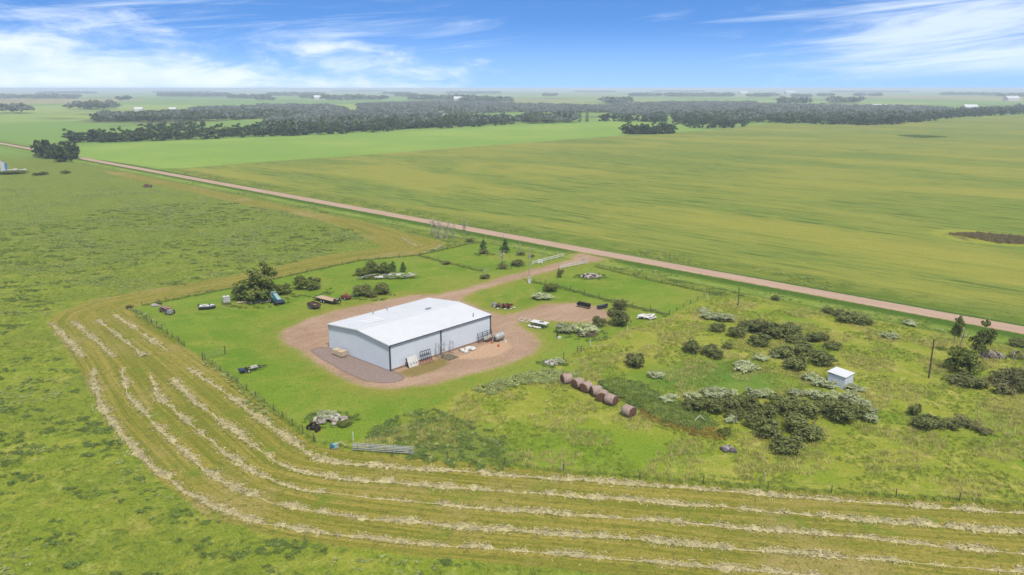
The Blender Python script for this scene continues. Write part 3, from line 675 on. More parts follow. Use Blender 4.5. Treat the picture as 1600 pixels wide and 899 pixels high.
# willow thicket beside the small shed
LA, GA = 'bushy grey-green willow in the big thicket between bale row and small white shed', 'willows of the big thicket'
for a in [(1084,641,40,24),(1115,643,38,24),(1143,640,40,24),(1165,637,42,26),(1192,655,46,28),(1221,637,40,26),(1236,648,46,28),(1261,650,44,26),(1289,644,42,26),(1312,655,56,34),(1340,650,40,24),(1203,684,46,30),(1262,682,58,30),(1231,708,52,32),(1178,668,34,22),(1240,668,40,24),(1150,655,34,18)]:
    q = 'at the end by the white pipe tripod' if a[0] < 1160 else 'in the lobe reaching toward the hay field' if a[1] > 664 else 'at the end below the small white shed' if a[0] > 1275 else 'at its middle'
    bush(*a, 'willow', 'willow_bush', 'bushy grey-green willow of the big thicket, ' + q, GA + ' ' + q)
LS, GS = 'silvery pale shrub fringing the big willow thicket', 'silver shrubs round the willow thicket'
for a in [(1112,620,34,14),(1136,620,34,14),(1177,618,30,14),(1195,620,30,13),(1246,618,30,14),(1274,621,34,14),(1328,627,34,18),(1346,637,34,18),(1356,648,30,17),(1360,658,26,14),(1142,660,24,12),(1085,624,28,11),(1300,624,30,14)]:
    q = 'on the side facing the bale row' if a[0] < 1160 else 'on its outer curve beyond the small shed' if a[0] > 1310 else 'on the side facing the small shed'
    bush(*a, 'silver', 'silver_shrub', 'silvery pale shrub fringing the big willow thicket ' + q, GS + ' ' + q)
LB, GB = 'dark willow in the long loose thicket between small white shed and road', 'willows of the thicket below the road'
for a in [(1122,518,28,14),(1152,525,34,17),(1177,518,32,18),(1217,526,46,24),(1241,522,32,20),(1186,540,38,20),(1270,533,28,16),(1288,532,20,16),(1246,536,34,16),(1220,556,42,18),(1240,576,44,22),(1258,555,40,20),(1281,569,46,22),(1300,545,30,12),(1162,514,26,14)]:
    q = 'in its far string toward the paddock corner' if a[0] < 1182 else 'in its near end above the small white shed' if a[1] > 545 else 'in its dense middle'
    bush(*a, 'willow', 'thicket_willow', 'dark willow of the loose thicket, ' + q, GB + ' ' + q)
bush(1205, 522, 40, 26, 'grey', 'grey_willow', 'greyish half-bare willow inside the loose thicket below the road', None)
bush(1180, 514, 34, 22, 'grey', 'grey_willow', 'grey twiggy willow at the upper edge of the loose thicket', None)
for a in [(1083,550,34,18),(1112,554,34,16),(1119,560,26,14),(1137,545,20,10)]:
    bush(*a, 'willow', 'low_willow', 'low willow in the small clump between the two larger thickets', 'low willows of the small clump')
for a in [(1330,502,44,16),(1349,506,34,13),(1311,494,30,10),(1213,469,17,8),(1292,488,24,8)]:
    bush(*a, 'willow', 'verge_bush', 'low dark bush on the grassy verge just below the gravel road', 'bushes on the road verge')
for a in [(1165,578,46,14),(1190,563,24,9),(1213,558,22,9)]:
    bush(*a, 'silver', 'wolf_willow', 'low silvery shrub in the green hollow between the thickets', 'silver shrubs in the green hollow')
for a in [(1266,595,26,14),(1280,602,30,13),(1341,611,26,11),(1296,606,24,11),(1327,608,20,11)]:
    bush(*a, 'silver', 'wolf_willow', 'silvery shrub at the foot of the small white shed', 'silver shrubs round the small shed')
for a in [(1112,498,34,13),(1132,500,34,12),(1100,488,24,8)]:
    bush(*a, 'silver', 'wolf_willow', 'pale shrub near the paddock corner post, above the thickets', 'pale shrubs near the paddock corner')
bush(1389, 528, 28, 11, 'silver', 'wolf_willow', 'lone silvery shrub in open grass above the small white shed', None)
bush(1424, 508, 26, 9, 'silver', 'wolf_willow', 'pale tall shrub on the verge near the birch trees', None)
bush(992, 573, 34, 25, 'willow', 'round_bush', 'lone round grey-green bush in open grass behind the bale row', None)
bush(990, 568, 32, 22, 'grey', 'round_bush', 'greyish twiggy bush behind the lone round bush', None)
for a in [(1024,589,28,10),(1044,628,30,13)]:
    bush(*a, 'silver', 'wolf_willow', 'silver-green shrub between bale row and green hollow', 'silver shrubs near the bales')
bush(1133, 680, 24, 13, 'poplar', 'green_bush', 'small leafy green bush at the edge of the willow thicket', None)
# yard
bush(968, 484, 26, 20, 'willow', 'yard_willow', 'dark round willow beside the paddock fence and dark tarp', None)
bush(968, 508, 36, 32, 'willow', 'yard_willow', 'largest round willow at the end of the gravel lobe', None)
bush(937, 510, 24, 18, 'willow', 'yard_willow', 'smaller willow between brush heap and largest round willow', None)
bush(884, 520, 34, 20, 'silver', 'yard_silver_shrub', 'wide silvery shrub beside the white deck', None)
bush(918, 521, 40, 17, 'silver', 'yard_silver_shrub', 'silvery shrub over the brown brush heap', None)
bush(849, 467, 36, 12, 'silver', 'yard_silver_shrub', 'low sprawling silver shrub on lawn above the gravel lobe', None)
bush(859, 455, 26, 14, 'poplar', 'yard_bush', 'green leafy bush by the paddock fence near the meter pole', None)
bush(875, 434, 11, 17, 'willow', 'narrow_juniper', 'narrow dark upright shrub beside the white rail fence', None)
# clump west of the shed
EL = TREE['elm']
tree(396, 471, 70, 56, EL, 'elm_tree', 'broad bushy elm with pale limbs behind the teal machine', None)
tree(414, 466, 48, 62, EL, 'elm_tree', 'tallest slender elm rising behind the broad elm', None)
for a, lab in (((374,469,26,26), 'dense bush on the white tank side of the broad elm'), ((420,470,30,24), 'dense bush between the broad elm and the teal machine'), ((398,472,30,20), 'low bush in front of the broad elm')):
    bush(*a, 'poplar', 'dense_bush', lab, None)
for a in [(443,460,30,18),(468,452,24,24),(487,452,34,20)]:
    bush(*a, 'poplar', 'lilac_bush', 'dark leafy bush in the row between broad elm and flatbed trailer', 'bushes in the row beside the elm')
for a in [(569,430,26,14),(582,426,26,22),(598,427,28,20)]:
    bush(*a, 'poplar', 'lawn_bush', 'dark bush in the cluster behind the scrap metal pile', 'bushes behind the scrap pile')
spruce(614, 424, 11, 16, 'young_spruce', 'young spruce beside the bushes behind the scrap metal pile')
spruce(630, 425, 10, 16, 'young_spruce', 'young spruce standing at the far end of the scrap metal pile')
for a in [(567,462,34,19),(595,459,30,19),(580,464,22,12)]:
    bush(*a, 'willow', 'hedge_bush', 'rounded bush of the pair on the lawn behind the machine shed', 'rounded bushes behind the machine shed')
spruce(755, 391, 12, 17, 'dark_spruce', 'small dark spruce wrapped in grey shrub on the north lawn')
bush(755, 397, 20, 9, 'grey', 'grey_shrub', 'grey twiggy shrub at the foot of the small dark spruce', None)
spruce(789, 395, 14, 22, 'dark_spruce', 'full green spruce standing alone on the north lawn')
bush(787, 420, 19, 12, 'grey', 'grey_shrub', 'grey shrub under bare stems on the north lawn', None)
bush(810, 415, 26, 9, 'willow', 'low_bush', 'low dark spreading bush near the white rail sign', None)
bush(813, 399, 18, 8, 'grey', 'grey_shrub', 'small grey shrub between spruce and white rails', None)
bush(696, 413, 15, 6, 'willow', 'low_bush', 'low dark bush on the lawn dividing fence', None)
bush(757, 435, 18, 8, 'willow', 'low_bush', 'small dark bush at the end of the lawn dividing fence', None)
bush(734, 378, 17, 8, 'grey', 'grey_shrub', 'grey shrub at the north lawn corner by the dead trees', None)
bush(830, 402, 10, 5, 'willow', 'low_bush', 'tiny dark bush beside the bare stem near the rails', None)
def dead(px, py, hpx, k, name, label, group=None, w=None):
    p = at_px(px, py); s = hpx / ppm(px, py)
    t = thing(name, label, 'dead tree', p, RS.uniform(0, 6), group, (s*(w or 1), s*(w or 1), s)); link('bare_trunk', dead_mesh(px, k), t)
for px, py, h, k in ((682,372,27,3),(690,374,26,3),(699,373,24,3),(707,372,22,3),(726,366,26,2),(675,368,22,2)):
    dead(px, py, h, k, 'dead_tree', 'bare grey dead tree in the cluster beside the gravel road', 'dead trees beside the road')
dead(784, 416, 24, 2, 'dead_tree', 'bare stems rising from grey shrub on the north lawn')
dead(813, 395, 17, 2, 'dead_tree', 'thin bare stems over the small grey shrub by the rails')
dead(848, 403, 18, 1, 'dead_tree', 'single pale leaning bare stem near the white rails')
dead(757, 433, 14, 2, 'dead_tree', 'short bent stump at the end of the lawn dividing fence')
dead(787, 372, 12, 1, 'dead_tree', 'single dark bare stem on the verge above the full spruce')
# birches by the log pile
BI = TREE['poplar']
tree(1492, 578, 36, 42, EL, 'aspen_tree', 'dark leafy aspen beside the old dark pole', None)
tree(1513, 584, 58, 54, EL, 'aspen_tree', 'widest leafy aspen in front of the log pile', None)
tree(1489, 553, 28, 64, BI, 'birch_tree', 'tall thin birch with small crown above bare white trunk', None)
tree(1536, 560, 36, 72, BI, 'birch_tree', 'tallest birch with pale trunk behind the widest aspen', None)
tree(1525, 566, 34, 44, BI, 'birch_tree', 'bushy birch between the widest aspen and the tallest birch', None)
dead(1497, 552, 44, 1, 'bare_birch', 'bare white birch trunk standing beside the tall thin birch')
dead(1581, 570, 28, 1, 'bare_birch', 'dead dark trunk near the log pile end')
dead(1492, 601, 12, 2, 'bare_birch', 'two short white dead sticks below the aspens')
dead(1567, 613, 18, 2, 'bare_birch', 'white dead sticks leaning out of the twiggy brush')
for a in [(1505,600,60,18),(1530,602,40,14),(1560,600,44,24),(1580,596,48,32),(1596,612,48,32),(1570,616,40,22),(1612,600,60,40),(1592,560,30,12)]:
    bush(*a, 'grey' if a[0] % 2 == 0 else 'willow', 'brush_thicket', 'twiggy olive bush in the brush below the birch trees', 'brush below the birches')
for a in [(1427,648,24,22),(1440,668,44,24),(1462,668,34,18),(1486,668,36,22),(1512,668,40,20),(1535,676,34,12)]:
    bush(*a, 'willow' if a[0] < 1470 else 'grey', 'pasture_willow', 'loose olive bush in the open clump below the old dark pole', 'bushes below the old pole')
bush(1590, 540, 32, 12, 'willow', 'verge_bush', 'low dark bush on verge between log pile and road', None)

# ================================================================== scattered low growth (stuff)
def proto_collection(name, meshes):
    c = bpy.data.collections.new(name)
    for i, me in enumerate(meshes):
        o = bpy.data.objects.new('%s_%02d' % (name, i), me); c.objects.link(o)
    return c
def scatter(name, meshes, pts, sc, kind='stuff', label=None, parent=None):
    pts = np.asarray(pts, np.float32); n = len(pts)
    me = bpy.data.meshes.new(name); me.vertices.add(n); me.vertices.foreach_set('co', pts.ravel()); rng = np.random.default_rng(n)
    me.attributes.new('sc', 'FLOAT_VECTOR', 'POINT').data.foreach_set('vector', np.asarray(sc, np.float32).ravel())
    me.attributes.new('rz', 'FLOAT', 'POINT').data.foreach_set('value', (rng.random(n) * 6.283).astype(np.float32))
    me.attributes.new('pick', 'INT', 'POINT').data.foreach_set('value', rng.integers(0, len(meshes), n).astype(np.int32))
    o = link(name, me, parent); tag(o, label, None, None, kind)
    g = bpy.data.node_groups.new(name, 'GeometryNodeTree')
    g.interface.new_socket('Geometry', in_out='INPUT', socket_type='NodeSocketGeometry'); g.interface.new_socket('Geometry', in_out='OUTPUT', socket_type='NodeSocketGeometry')
    N = g.nodes; gi = N.new('NodeGroupInput'); go = N.new('NodeGroupOutput'); ip = N.new('GeometryNodeInstanceOnPoints'); ci = N.new('GeometryNodeCollectionInfo')
    ci.inputs['Collection'].default_value = proto_collection(name + '_kinds', meshes); ci.inputs['Separate Children'].default_value = True; ci.inputs['Reset Children'].default_value = True
    def na(nm_, ty):
        a = N.new('GeometryNodeInputNamedAttribute'); a.data_type = ty; a.inputs['Name'].default_value = nm_; return [q for q in a.outputs if q.enabled and q.name == 'Attribute'][0]
    cx = N.new('ShaderNodeCombineXYZ'); L = g.links
    L.new(na('rz', 'FLOAT'), cx.inputs[2]); L.new(gi.outputs[0], ip.inputs['Points']); L.new(ci.outputs[0], ip.inputs['Instance'])
    ip.inputs['Pick Instance'].default_value = True; L.new(na('pick', 'INT'), ip.inputs['Instance Index'])
    L.new(cx.outputs[0], ip.inputs['Rotation']); L.new(na('sc', 'FLOAT_VECTOR'), ip.inputs['Scale']); L.new(ip.outputs[0], go.inputs[0])
    md = o.modifiers.new('scatter', 'NODES'); md.node_group = g
    return o
def smooth_noise(x, y, s, seed):
    rng = np.random.default_rng(seed); v = 0
    for k in range(6):
        a = rng.random() * 6.283; f = s * (0.6 + rng.random() * 1.6); v = v + np.sin((x * math.cos(a) + y * math.sin(a)) * f + rng.random() * 6.283 + 1.5 * np.sin((x * math.sin(a) - y * math.cos(a)) * f * .7))
    return v / 6
def pick_region(n, box, fields, seed, cond):
    """random ground points in box kept where cond(dict of signed distances) holds"""
    rng = np.random.default_rng(seed); x = rng.uniform(box[0], box[1], n); y = rng.uniform(box[2], box[3], n)
    i = np.clip(np.round(np.interp(x, xx, np.arange(nx))).astype(int), 0, nx - 1); j = np.clip(np.round(np.interp(y, yy, np.arange(ny))).astype(int), 0, ny - 1)
    k = j * nx + i; d = {f: D[f][k] for f in fields}
    keep = cond(d, x, y) & (np.abs(x) < y * 0.80 + 12)
    return np.stack([x, y, gz[k]], 1)[keep], rng
ALLF = ('lawn', 'hay', 'gravel', 'crop', 'green', 'rough', 'road', 'weedy', 'wetgreen', 'slough')
TUFT = [blades('tuft', 20, 1, .55, .035, L_grass, s) for s in (1, 2, 3)] 
DRY = [blades('dry_tuft', 20, 1, .55, .03, L_straw, s, .6) for s in (4, 5)]
WEED = [leaves('weed', [(0, 0, .3, .5, .5, .35), (.3, .1, .2, .35, .35, .25), (-.2, -.3, .25, .3, .4, .25)], 130, .085, L_weed, s, .35, 9) for s in (1, 2, 3)]
PALEWEED = [leaves('pale_weed', [(0, 0, .35, .4, .4, .4), (.25, -.2, .25, .3, .3, .3)], 90, .08, L_weedpale, s, .35, 8) for s in (4, 5)]
L_reed = leafmat('reed_leaf', C(124, 114, 92), C(150, 140, 110))
REED = [leaves('reed', [(0, 0, .4, .4, .4, .4)], 60, .08, L_reed, s, .35, 8) for s in (8, 9)]
RUSTWEED = [leaves('rust_weed', [(0, 0, .4, .4, .4, .4)], 70, .08, L_rust, s, .35, 8) for s in (6, 7)]
vis = lambda d: (np.abs(d['road']) > 3.9) & (d['gravel'] < -.3)
# tall grass in the rough land
p, rg = pick_region(70000, (-40, 140, 80, 190), ALLF, 1, lambda d, x, y: (d['rough'] > .5) & (d['hay'] < -.3) & vis(d) & (smooth_noise(x, y, .35, 3) > -.05))
h = rg.uniform(.2, .45, len(p)); scatter('tall_grass', TUFT, p, np.stack([h*1.5, h*1.5, h], 1), label='tall green grass over the rough land')
p, rg = pick_region(52000, (-40, 140, 80, 190), ALLF, 2, lambda d, x, y: (d['rough'] > .5) & (d['hay'] < -.3) & vis(d) & (smooth_noise(x, y, .30, 9) > .04))
h = rg.uniform(.3, .6, len(p)); scatter('dry_grass', DRY, p, np.stack([h*1.5, h*1.5, h], 1), label='pale dry grass patches in the rough land')
# pasture west and south of the hay field
pas = lambda d: (d['hay'] < -.5) & (d['lawn'] < -.5) & (d['rough'] < -.5) & (d['road'] < -13) & vis(d)
p, rg = pick_region(90000, (-190, 60, 62, 300), ALLF, 3, lambda d, x, y: pas(d) & (smooth_noise(x, y, .2, 5) > -.2))
h = rg.uniform(.15, .35, len(p)); scatter('pasture_grass', TUFT, p, np.stack([h*1.8, h*1.8, h], 1), label='grass tufts over the pasture')
c, rg = pick_region(3600, (-190, 60, 62, 330), ALLF, 4, lambda d, x, y: pas(d) & (smooth_noise(x, y, .07, 21) > -.25))
k = rg.integers(2, 16, len(c)); p = np.repeat(c, k, 0); sp_ = np.repeat(rg.uniform(.25, 1.0, len(c)), k)
p[:, 0] += rg.normal(size=len(p)) * sp_ * 1.5; p[:, 1] += rg.normal(size=len(p)) * sp_ * .8
w = rg.uniform(.35, .9, len(p)); scatter('pasture_weeds', WEED, p, np.stack([w, w, w*rg.uniform(.45, .75, len(p))], 1), label='dark low weeds scattered in the pasture')
p, rg = pick_region(130000, (-260, 60, 62, 380), ALLF, 6, lambda d, x, y: pas(d) & (smooth_noise(x, y, .13, 33) + .4 * smooth_noise(x, y, .7, 8) > np.where(y > 160, .16, .46)))
w = rg.uniform(.35, .8, len(p)); scatter('pasture_sage', PALEWEED, p, np.stack([w, w, w*.6], 1), label='pale sage clumps scattered in the pasture')
# weed beds
p, rg = pick_region(26000, (-40, 30, 70, 125), ALLF, 7, lambda d, x, y: (d['weedy'] > -1.2) & (smooth_noise(x, y, .8, 4) + .6*smooth_noise(x, y, 2.2, 7) > -.02))
w = rg.uniform(.4, 1.0, len(p)); scatter('weed_bed', WEED + WEED + TUFT + PALEWEED[:1], p, np.stack([w, w, w*.6], 1), label='dark weed bed beside the pipe gates')
def poly_pts(poly, n, seed):
    P_ = np.array([spot(*q)[:2] for q in poly]); rng = np.random.default_rng(seed); lo, hi_ = P_.min(0), P_.max(0); q = rng.uniform(lo, hi_, (n * 3, 2)); ins = np.zeros(len(q), bool)
    for a, b in zip(P_, np.roll(P_, -1, 0)):
        c = (a[1] > q[:, 1]) != (b[1] > q[:, 1]); ins ^= c & (q[:, 0] < (b[0]-a[0])*(q[:, 1]-a[1])/(b[1]-a[1]+1e-12)+a[0])
    q = q[ins][:n]; return np.c_[q, np.zeros(len(q))], rng
p, rg = poly_pts([(935,600),(960,593),(1000,600),(1030,620),(1090,640),(1120,665),(1090,672),(1040,660),(1000,640),(960,615)], 1500, 5)
w = rg.uniform(.7, 1.4, len(p)); scatter('nettle_bed', WEED + TUFT[:1], p, np.stack([w, w, w*.75], 1), label='tall green weeds growing behind the bale row')
p, rg = poly_pts([(1000,640),(1040,655),(1090,668),(1130,672),(1135,690),(1090,685),(1040,668),(1005,655)], 420, 6)
w = rg.uniform(.4, .8, len(p)); scatter('rusty_weeds', RUSTWEED, p, np.stack([w*.8, w*.8, w], 1), label='orange-brown weeds along the nettle bed')
p, rg = poly_pts([(740,610),(790,592),(850,578),(905,585),(880,600),(820,600),(770,618)], 420, 8)
w = rg.uniform(.6, 1.2, len(p)); scatter('sage_bed', PALEWEED, p, np.stack([w, w, w*.8], 1), label='pale sage between lawn and bale row')
p, rg = poly_pts([(1480,366),(1530,364),(1660,376),(1660,384),(1560,381)], 700, 9)
w = rg.uniform(.8, 1.8, len(p)); scatter('slough_reeds', REED, p, np.stack([w, w, w*.6], 1), label='brown reeds in the dry slough')
p, rg = poly_pts([(1402,212.5),(1432,211.5),(1480,215),(1440,216)], 260, 10)
w = rg.uniform(1.5, 3.0, len(p)); scatter('field_weeds', WEED, p, np.stack([w, w, w*.8], 1), label='dark weeds left standing in the crop')
# verge weeds
p, rg = pick_region(120000, (-200, 130, 140, 480), ALLF, 12, lambda d, x, y: (np.abs(d['road']) > 6) & (np.abs(d['road']) < 13) & (d['gravel'] < -3) & (smooth_noise(x, y, .12, 3) + .5*smooth_noise(x, y, .7, 5) > .22))
w = rg.uniform(.5, 1.1, len(p)); scatter('verge_weeds', PALEWEED + TUFT, p, np.stack([w, w, w*.7], 1), label='pale tall weeds on the road verges')
def along(pl, step, jit, rng):
    out = []
    P_ = [spot(*q) for q in pl]
    for a, b in zip(P_[:-1], P_[1:]):
        L = (b - a).length; k = max(1, int(L / step))
        for i in range(k):
            q = a.lerp(b, (i + rng.random()) / k); out.append((q.x + rng.normal() * jit, q.y + rng.normal() * jit, ground_z(q.x, q.y)))
    return np.array(out)
rg = np.random.default_rng(4)
FENCE_GRASS = [[(225,478),(330,457),(400,443),(480,425),(560,408),(655,399),(740,380)], [(655,400),(700,412),(752,424)], [(830,441),(870,448),(960,473),(1045,493)], [(930,417),(1010,437),(1110,458)], [(205,484),(288,541)], [(322,563),(400,622),(490,690),(560,703)], [(700,719),(900,739),(1200,764),(1600,789)]]
fp = np.concatenate([along(l, .22, .35, rg) for l in FENCE_GRASS]); h = rg.uniform(.3, .6, len(fp))
scatter('fence_grass', TUFT, fp, np.stack([h*1.5, h*1.5, h], 1), label='uncut grass along the wire fences')
def ring(px, py, r0, r1, n):
    c_ = spot(px, py); a_ = rg.random(n) * 6.283; r_ = rg.uniform(r0, r1, n); return np.stack([c_.x + r_ * np.cos(a_) * 1.3, c_.y + r_ * np.sin(a_), 0 * a_], 1)
fp = np.concatenate([along(FENCE_GRASS[2], .16, .45, rg), along(FENCE_GRASS[1], .35, .3, rg), along(FENCE_GRASS[0], .4, .25, rg), along(FENCE_GRASS[3], .5, .3, rg),
    ring(923, 433, 2.0, 3.6, 60), ring(516, 657, 2.0, 3.2, 40), ring(582, 463, 3.0, 4.2, 50), ring(400, 472, 4.5, 6.0, 60), ring(480, 457, 3.0, 5.5, 60), ring(590, 431, 3.5, 5.0, 40), ring(864, 568, 1.0, 2.2, 30), ring(915, 525, 2.5, 4.0, 50), ring(757, 398, 1.5, 2.5, 25)]); h = rg.uniform(.5, .9, len(fp))
scatter('fence_weeds', WEED, fp, np.stack([h, h, h*.7], 1), label='dark weeds along the lawn fences')
fp = np.concatenate([along([(208,486),(255,514)], .5, .5, rg), along([(325,567),(350,585),(372,606),(395,622)], .5, .5, rg), along([(388,628),(425,655)], .4, .5, rg), along([(500,660),(512,648),(530,650)], .35, .6, rg)]); h = rg.uniform(.5, 1.0, len(fp))
scatter('fence_sage', PALEWEED, fp, np.stack([h, h, h*.9], 1), label='pale sage along the hay field fence')

# ================================================================== far trees
LT, GT = 'tree in the long row behind the green field', 'trees in the long treeline'
FT = TREE['far']; frs = random.Random(12)
def far_tree(px, py, w, h, label, group, name='far_tree', spr=False):
    p = spot(px, py); t = thing(name, label, 'tree', p, frs.uniform(0, 6.28), group, (w, w, h))
    if spr: link('crown', frs.choice(FARSPRUCE), t); link('trunk', SPR_TRUNK, t)
    else:
        cr, tr = frs.choice(FT); link('crown', cr, t); link('trunk', tr, t)
def row(poly, n, depth, label, group, wr=(9, 14), hr=(9, 14), name='far_tree'):
    P_ = [Vector(q) for q in poly]; seg = [(b - a).length for a, b in zip(P_[:-1], P_[1:])]; T = sum(seg)
    for i in range(n):
        d = T * (i + frs.random()) / n; k = 0
        while k < len(seg) - 1 and d > seg[k]: d -= seg[k]; k += 1
        q = P_[k].lerp(P_[k + 1], d / seg[k]); h = frs.uniform(*hr)
        z = '' if group != GT else ', stretch next to the roadside grove' if q.x < 330 else ', stretch below the white farmhouse' if q.x > 640 else ', middle stretch'
        far_tree(q.x, q.y - frs.random() * depth, frs.uniform(*wr), h, label + z, group + z, name)
row([(106,225.5),(200,223),(300,218.5),(400,215),(500,211.5),(600,206.5),(700,201),(755,198),(812,194)], 132, 5.0, LT, GT, (12, 19), (10, 15))
row([(222,207),(270,205),(318,203)], 14, 2.0, 'leafy tree in the short row inside the far green field', 'trees in the short row', (12, 16), (10, 13))
row([(976,210.0),(1010,210.3),(1054,209.3)], 22, 1.2, 'dark tree of the small isolated grove between the two crop fields', 'trees of the isolated grove', (12, 16), (9, 15), 'grove_tree')
row([(58,251),(72,252.5),(90,253.5),(112,253),(122,252.5)], 22, 8, 'dark dense tree in the grove beside the gravel road', 'trees of the roadside grove', (9, 13), (10, 15.5), 'roadside_tree')
row([(935,190.5),(985,191.0),(1040,192.0)], 16, 1.5, 'tree in the hedgerow between green field and tan stubble', 'trees of the far hedgerow', (13, 18), (11, 16))
row([(1052,193),(1084,201),(1108,202.0),(1122,201),(1152,200.5),(1166,197)], 18, 2.0, 'tree at the ragged wood corner where the two crop fields meet', 'trees at the wood corner', (12, 17), (11, 17))
row([(1196,192.5),(1250,193.5),(1330,196),(1400,195.5),(1420,193),(1450,190),(1490,185.8),(1545,182),(1606,178)], 62, 2.5, 'tree along the front edge of the broad dark wood beyond the crop', 'front trees of the broad dark wood', (15, 24), (11, 16))
for px, h in ((906, 24), (917, 21)): far_tree(px, 190.5, 10, h, 'tall dark spruce standing out of the hedgerow by tan stubble', 'tall spruces by the tan stubble', 'tall_spruce', True)
for k in range(7): far_tree(688 + k * 6.2 + frs.uniform(-2, 2), 184 + frs.uniform(-1, 1), 13, frs.uniform(17, 24), 'tall dark spruce around the white farmhouse', 'spruces at the farmhouse', 'farm_spruce', True)

def wood_pts(polys, dens, seed):
    out = []
    for i, pl in enumerate(polys):
        P_ = np.array([spot(*q)[:2] for q in pl]); A = .5 * abs(np.dot(P_[:, 0], np.roll(P_[:, 1], 1)) - np.dot(P_[:, 1], np.roll(P_[:, 0], 1)))
        out.append(poly_pts(pl, int(min(9000, A * dens)), seed + i)[0])
    return np.concatenate(out)
wr = np.random.default_rng(9)
FARLOW = [leaves('wood_crown', [(0, 0, .55, .5, .5, .42), (.2, .1, .4, .4, .4, .35)], 150, .11, m_, s, .3, 8) for s, m_ in ((1, L_far), (2, L_far), (3, L_grove))]
GREYLOW = [leaves('grove_crown', [(0, 0, .5, .5, .5, .42), (-.2, .1, .45, .4, .4, .35)], 130, .11, L_grove, s, .3, 8) for s in (4, 5)]
woods = [[(400,203),(560,192),(700,191),(800,190),(812,193),(700,199),(560,205),(400,212)],
 [(150,185),(300,181.5),(460,179),(470,186),(400,187),(300,190),(150,192)], [(815,187),(900,186),(900,192),(820,194)], [(1050,185),(1180,178),(1200,191),(1160,194),(1060,193)],
 [(1200,186),(1330,182),(1400,184),(1480,180),(1540,175),(1600,171),(1640,170),(1640,177),(1545,180),(1490,184),(1400,193),(1330,194),(1200,191)], [(1000,188),(1040,187.5),(1040,190.5),(1000,190)]]
p = wood_pts(woods, 1 / 95., 40); w = wr.uniform(10, 17, len(p)); scatter('distant_wood', FARLOW, p, np.stack([w, w, w * wr.uniform(.7, 1.0, len(p))], 1), label='dark green woods beyond the fields')
grey = [[(400,166),(520,166),(560,180),(520,188),(420,190),(400,180)], [(300,171),(400,168),(410,184),(310,184)], [(560,164),(700,160),(800,163),(800,176),(700,182),(560,186)], [(800,164),(900,166),(960,168),(960,176),(880,178),(800,176)], [(960,164),(1060,161),(1180,161),(1190,174),(1100,180),(960,181)],
 [(1190,164),(1300,167),(1400,168),(1480,171),(1490,179),(1400,182),(1300,181),(1190,182)], [(200,182),(300,178),(390,176),(390,180),(300,183)]]
p = wood_pts(grey, 1 / 210., 60); w = wr.uniform(13, 22, len(p)); scatter('grey_wood', GREYLOW, p, np.stack([w, w, w * wr.uniform(.32, .55, len(p))], 1), label='grey-brown bush land on the plain')
strips = []
for x0, x1, y, dy in [(0,60,178,2),(100,190,172,2.5),(190,200,160,1),(250,360,152,2),(360,420,155,1.5),(420,505,150.5,1.6),(405,430,158,1),(470,500,155,1),(505,600,157,1.6),(620,650,152,2),(640,740,157,2.2),(600,640,148,.7),(700,780,147,.8),(720,800,161,2.2),(850,870,151.5,.7),(985,1030,151.5,1.6),(1040,1145,151.8,1.5),(945,980,163,3),(1170,1200,152.5,1),(1200,1215,151.5,1),(1240,1265,153.2,1),(1280,1300,151.3,1),(1335,1350,151.5,1.2),(1358,1376,151.3,.9),(1296,1345,162.0,2.3),(1220,1262,164,2),(1470,1525,149.5,1.1),(1530,1560,150.5,1.5),(1560,1600,152,1),(240,330,146,.7),(520,600,143.7,.5),(900,960,145,.5),(1020,1100,144.5,.5),(1300,1420,145,.4),(60,150,147,.8),(0,120,155,1.5)]:
    strips.append([(x0, y - dy), (x1, y - dy), (x1, y), (x0, y)])
p = wood_pts(strips, 1 / 900., 90); w = wr.uniform(24, 40, len(p)); scatter('shelter_belts', FARLOW, p, np.stack([w, w, w * wr.uniform(.5, .75, len(p))], 1), label='shelter belts and groves on the far plain')

# ================================================================== windrows of cut hay
ROWS = [[(290,574),(341,606),(400,650),(456,689),(480,708),(505,721),(569,727),(700,735),(775,741),(1000,756),(1150,769),(1337,784),(1600,802),(1680,808)],
 [(269,590),(304,628),(362,670),(400,698),(437,724),(475,739),(542,749),(662,758),(812,769),(1000,782),(1150,794),(1337,811),(1600,832),(1680,838)],
 [(233,582),(250,622),(320,681),(373,724),(400,739),(456,762),(531,773),(644,784),(775,796),(1000,811),(1187,826),(1375,842),(1600,866),(1680,874)],
 [(190,574),(200,617),(256,676),(320,734),(370,764),(415,782),(475,797),(587,811),(737,824),(1000,842),(1150,857),(1337,871),(1600,893),(1650,898)],
 [(144,574),(154,628),(181,670),(234,724),(293,771),(345,797),(400,814),(512,833),(662,850),(775,857),(1000,876),(1187,892),(1350,908)],
 [(178,492),(229,526),(266,550)], [(152,500),(186,526),(229,558)], [(114,502),(144,526),(181,561)], [(80,505),(106,532),(133,561)], [(628,372),(640,380),(655,386)], [(660,396),(684,388),(688,383)]]
RLAB = ['windrow running along the yard fence', 'second windrow out from the yard fence', 'third windrow out from the yard fence, midmost of five', 'fourth windrow out from the yard fence', 'outermost long windrow beside the uncut pasture',
 'first short windrow from the fence above the grass track', 'second short windrow from the fence above the grass track', 'third short windrow from the fence above the grass track', 'outermost short windrow above the grass track', 'faint short windrow at the top bend of the mown strip', 'curved windrow at the tip of the mown strip by the dead trees']
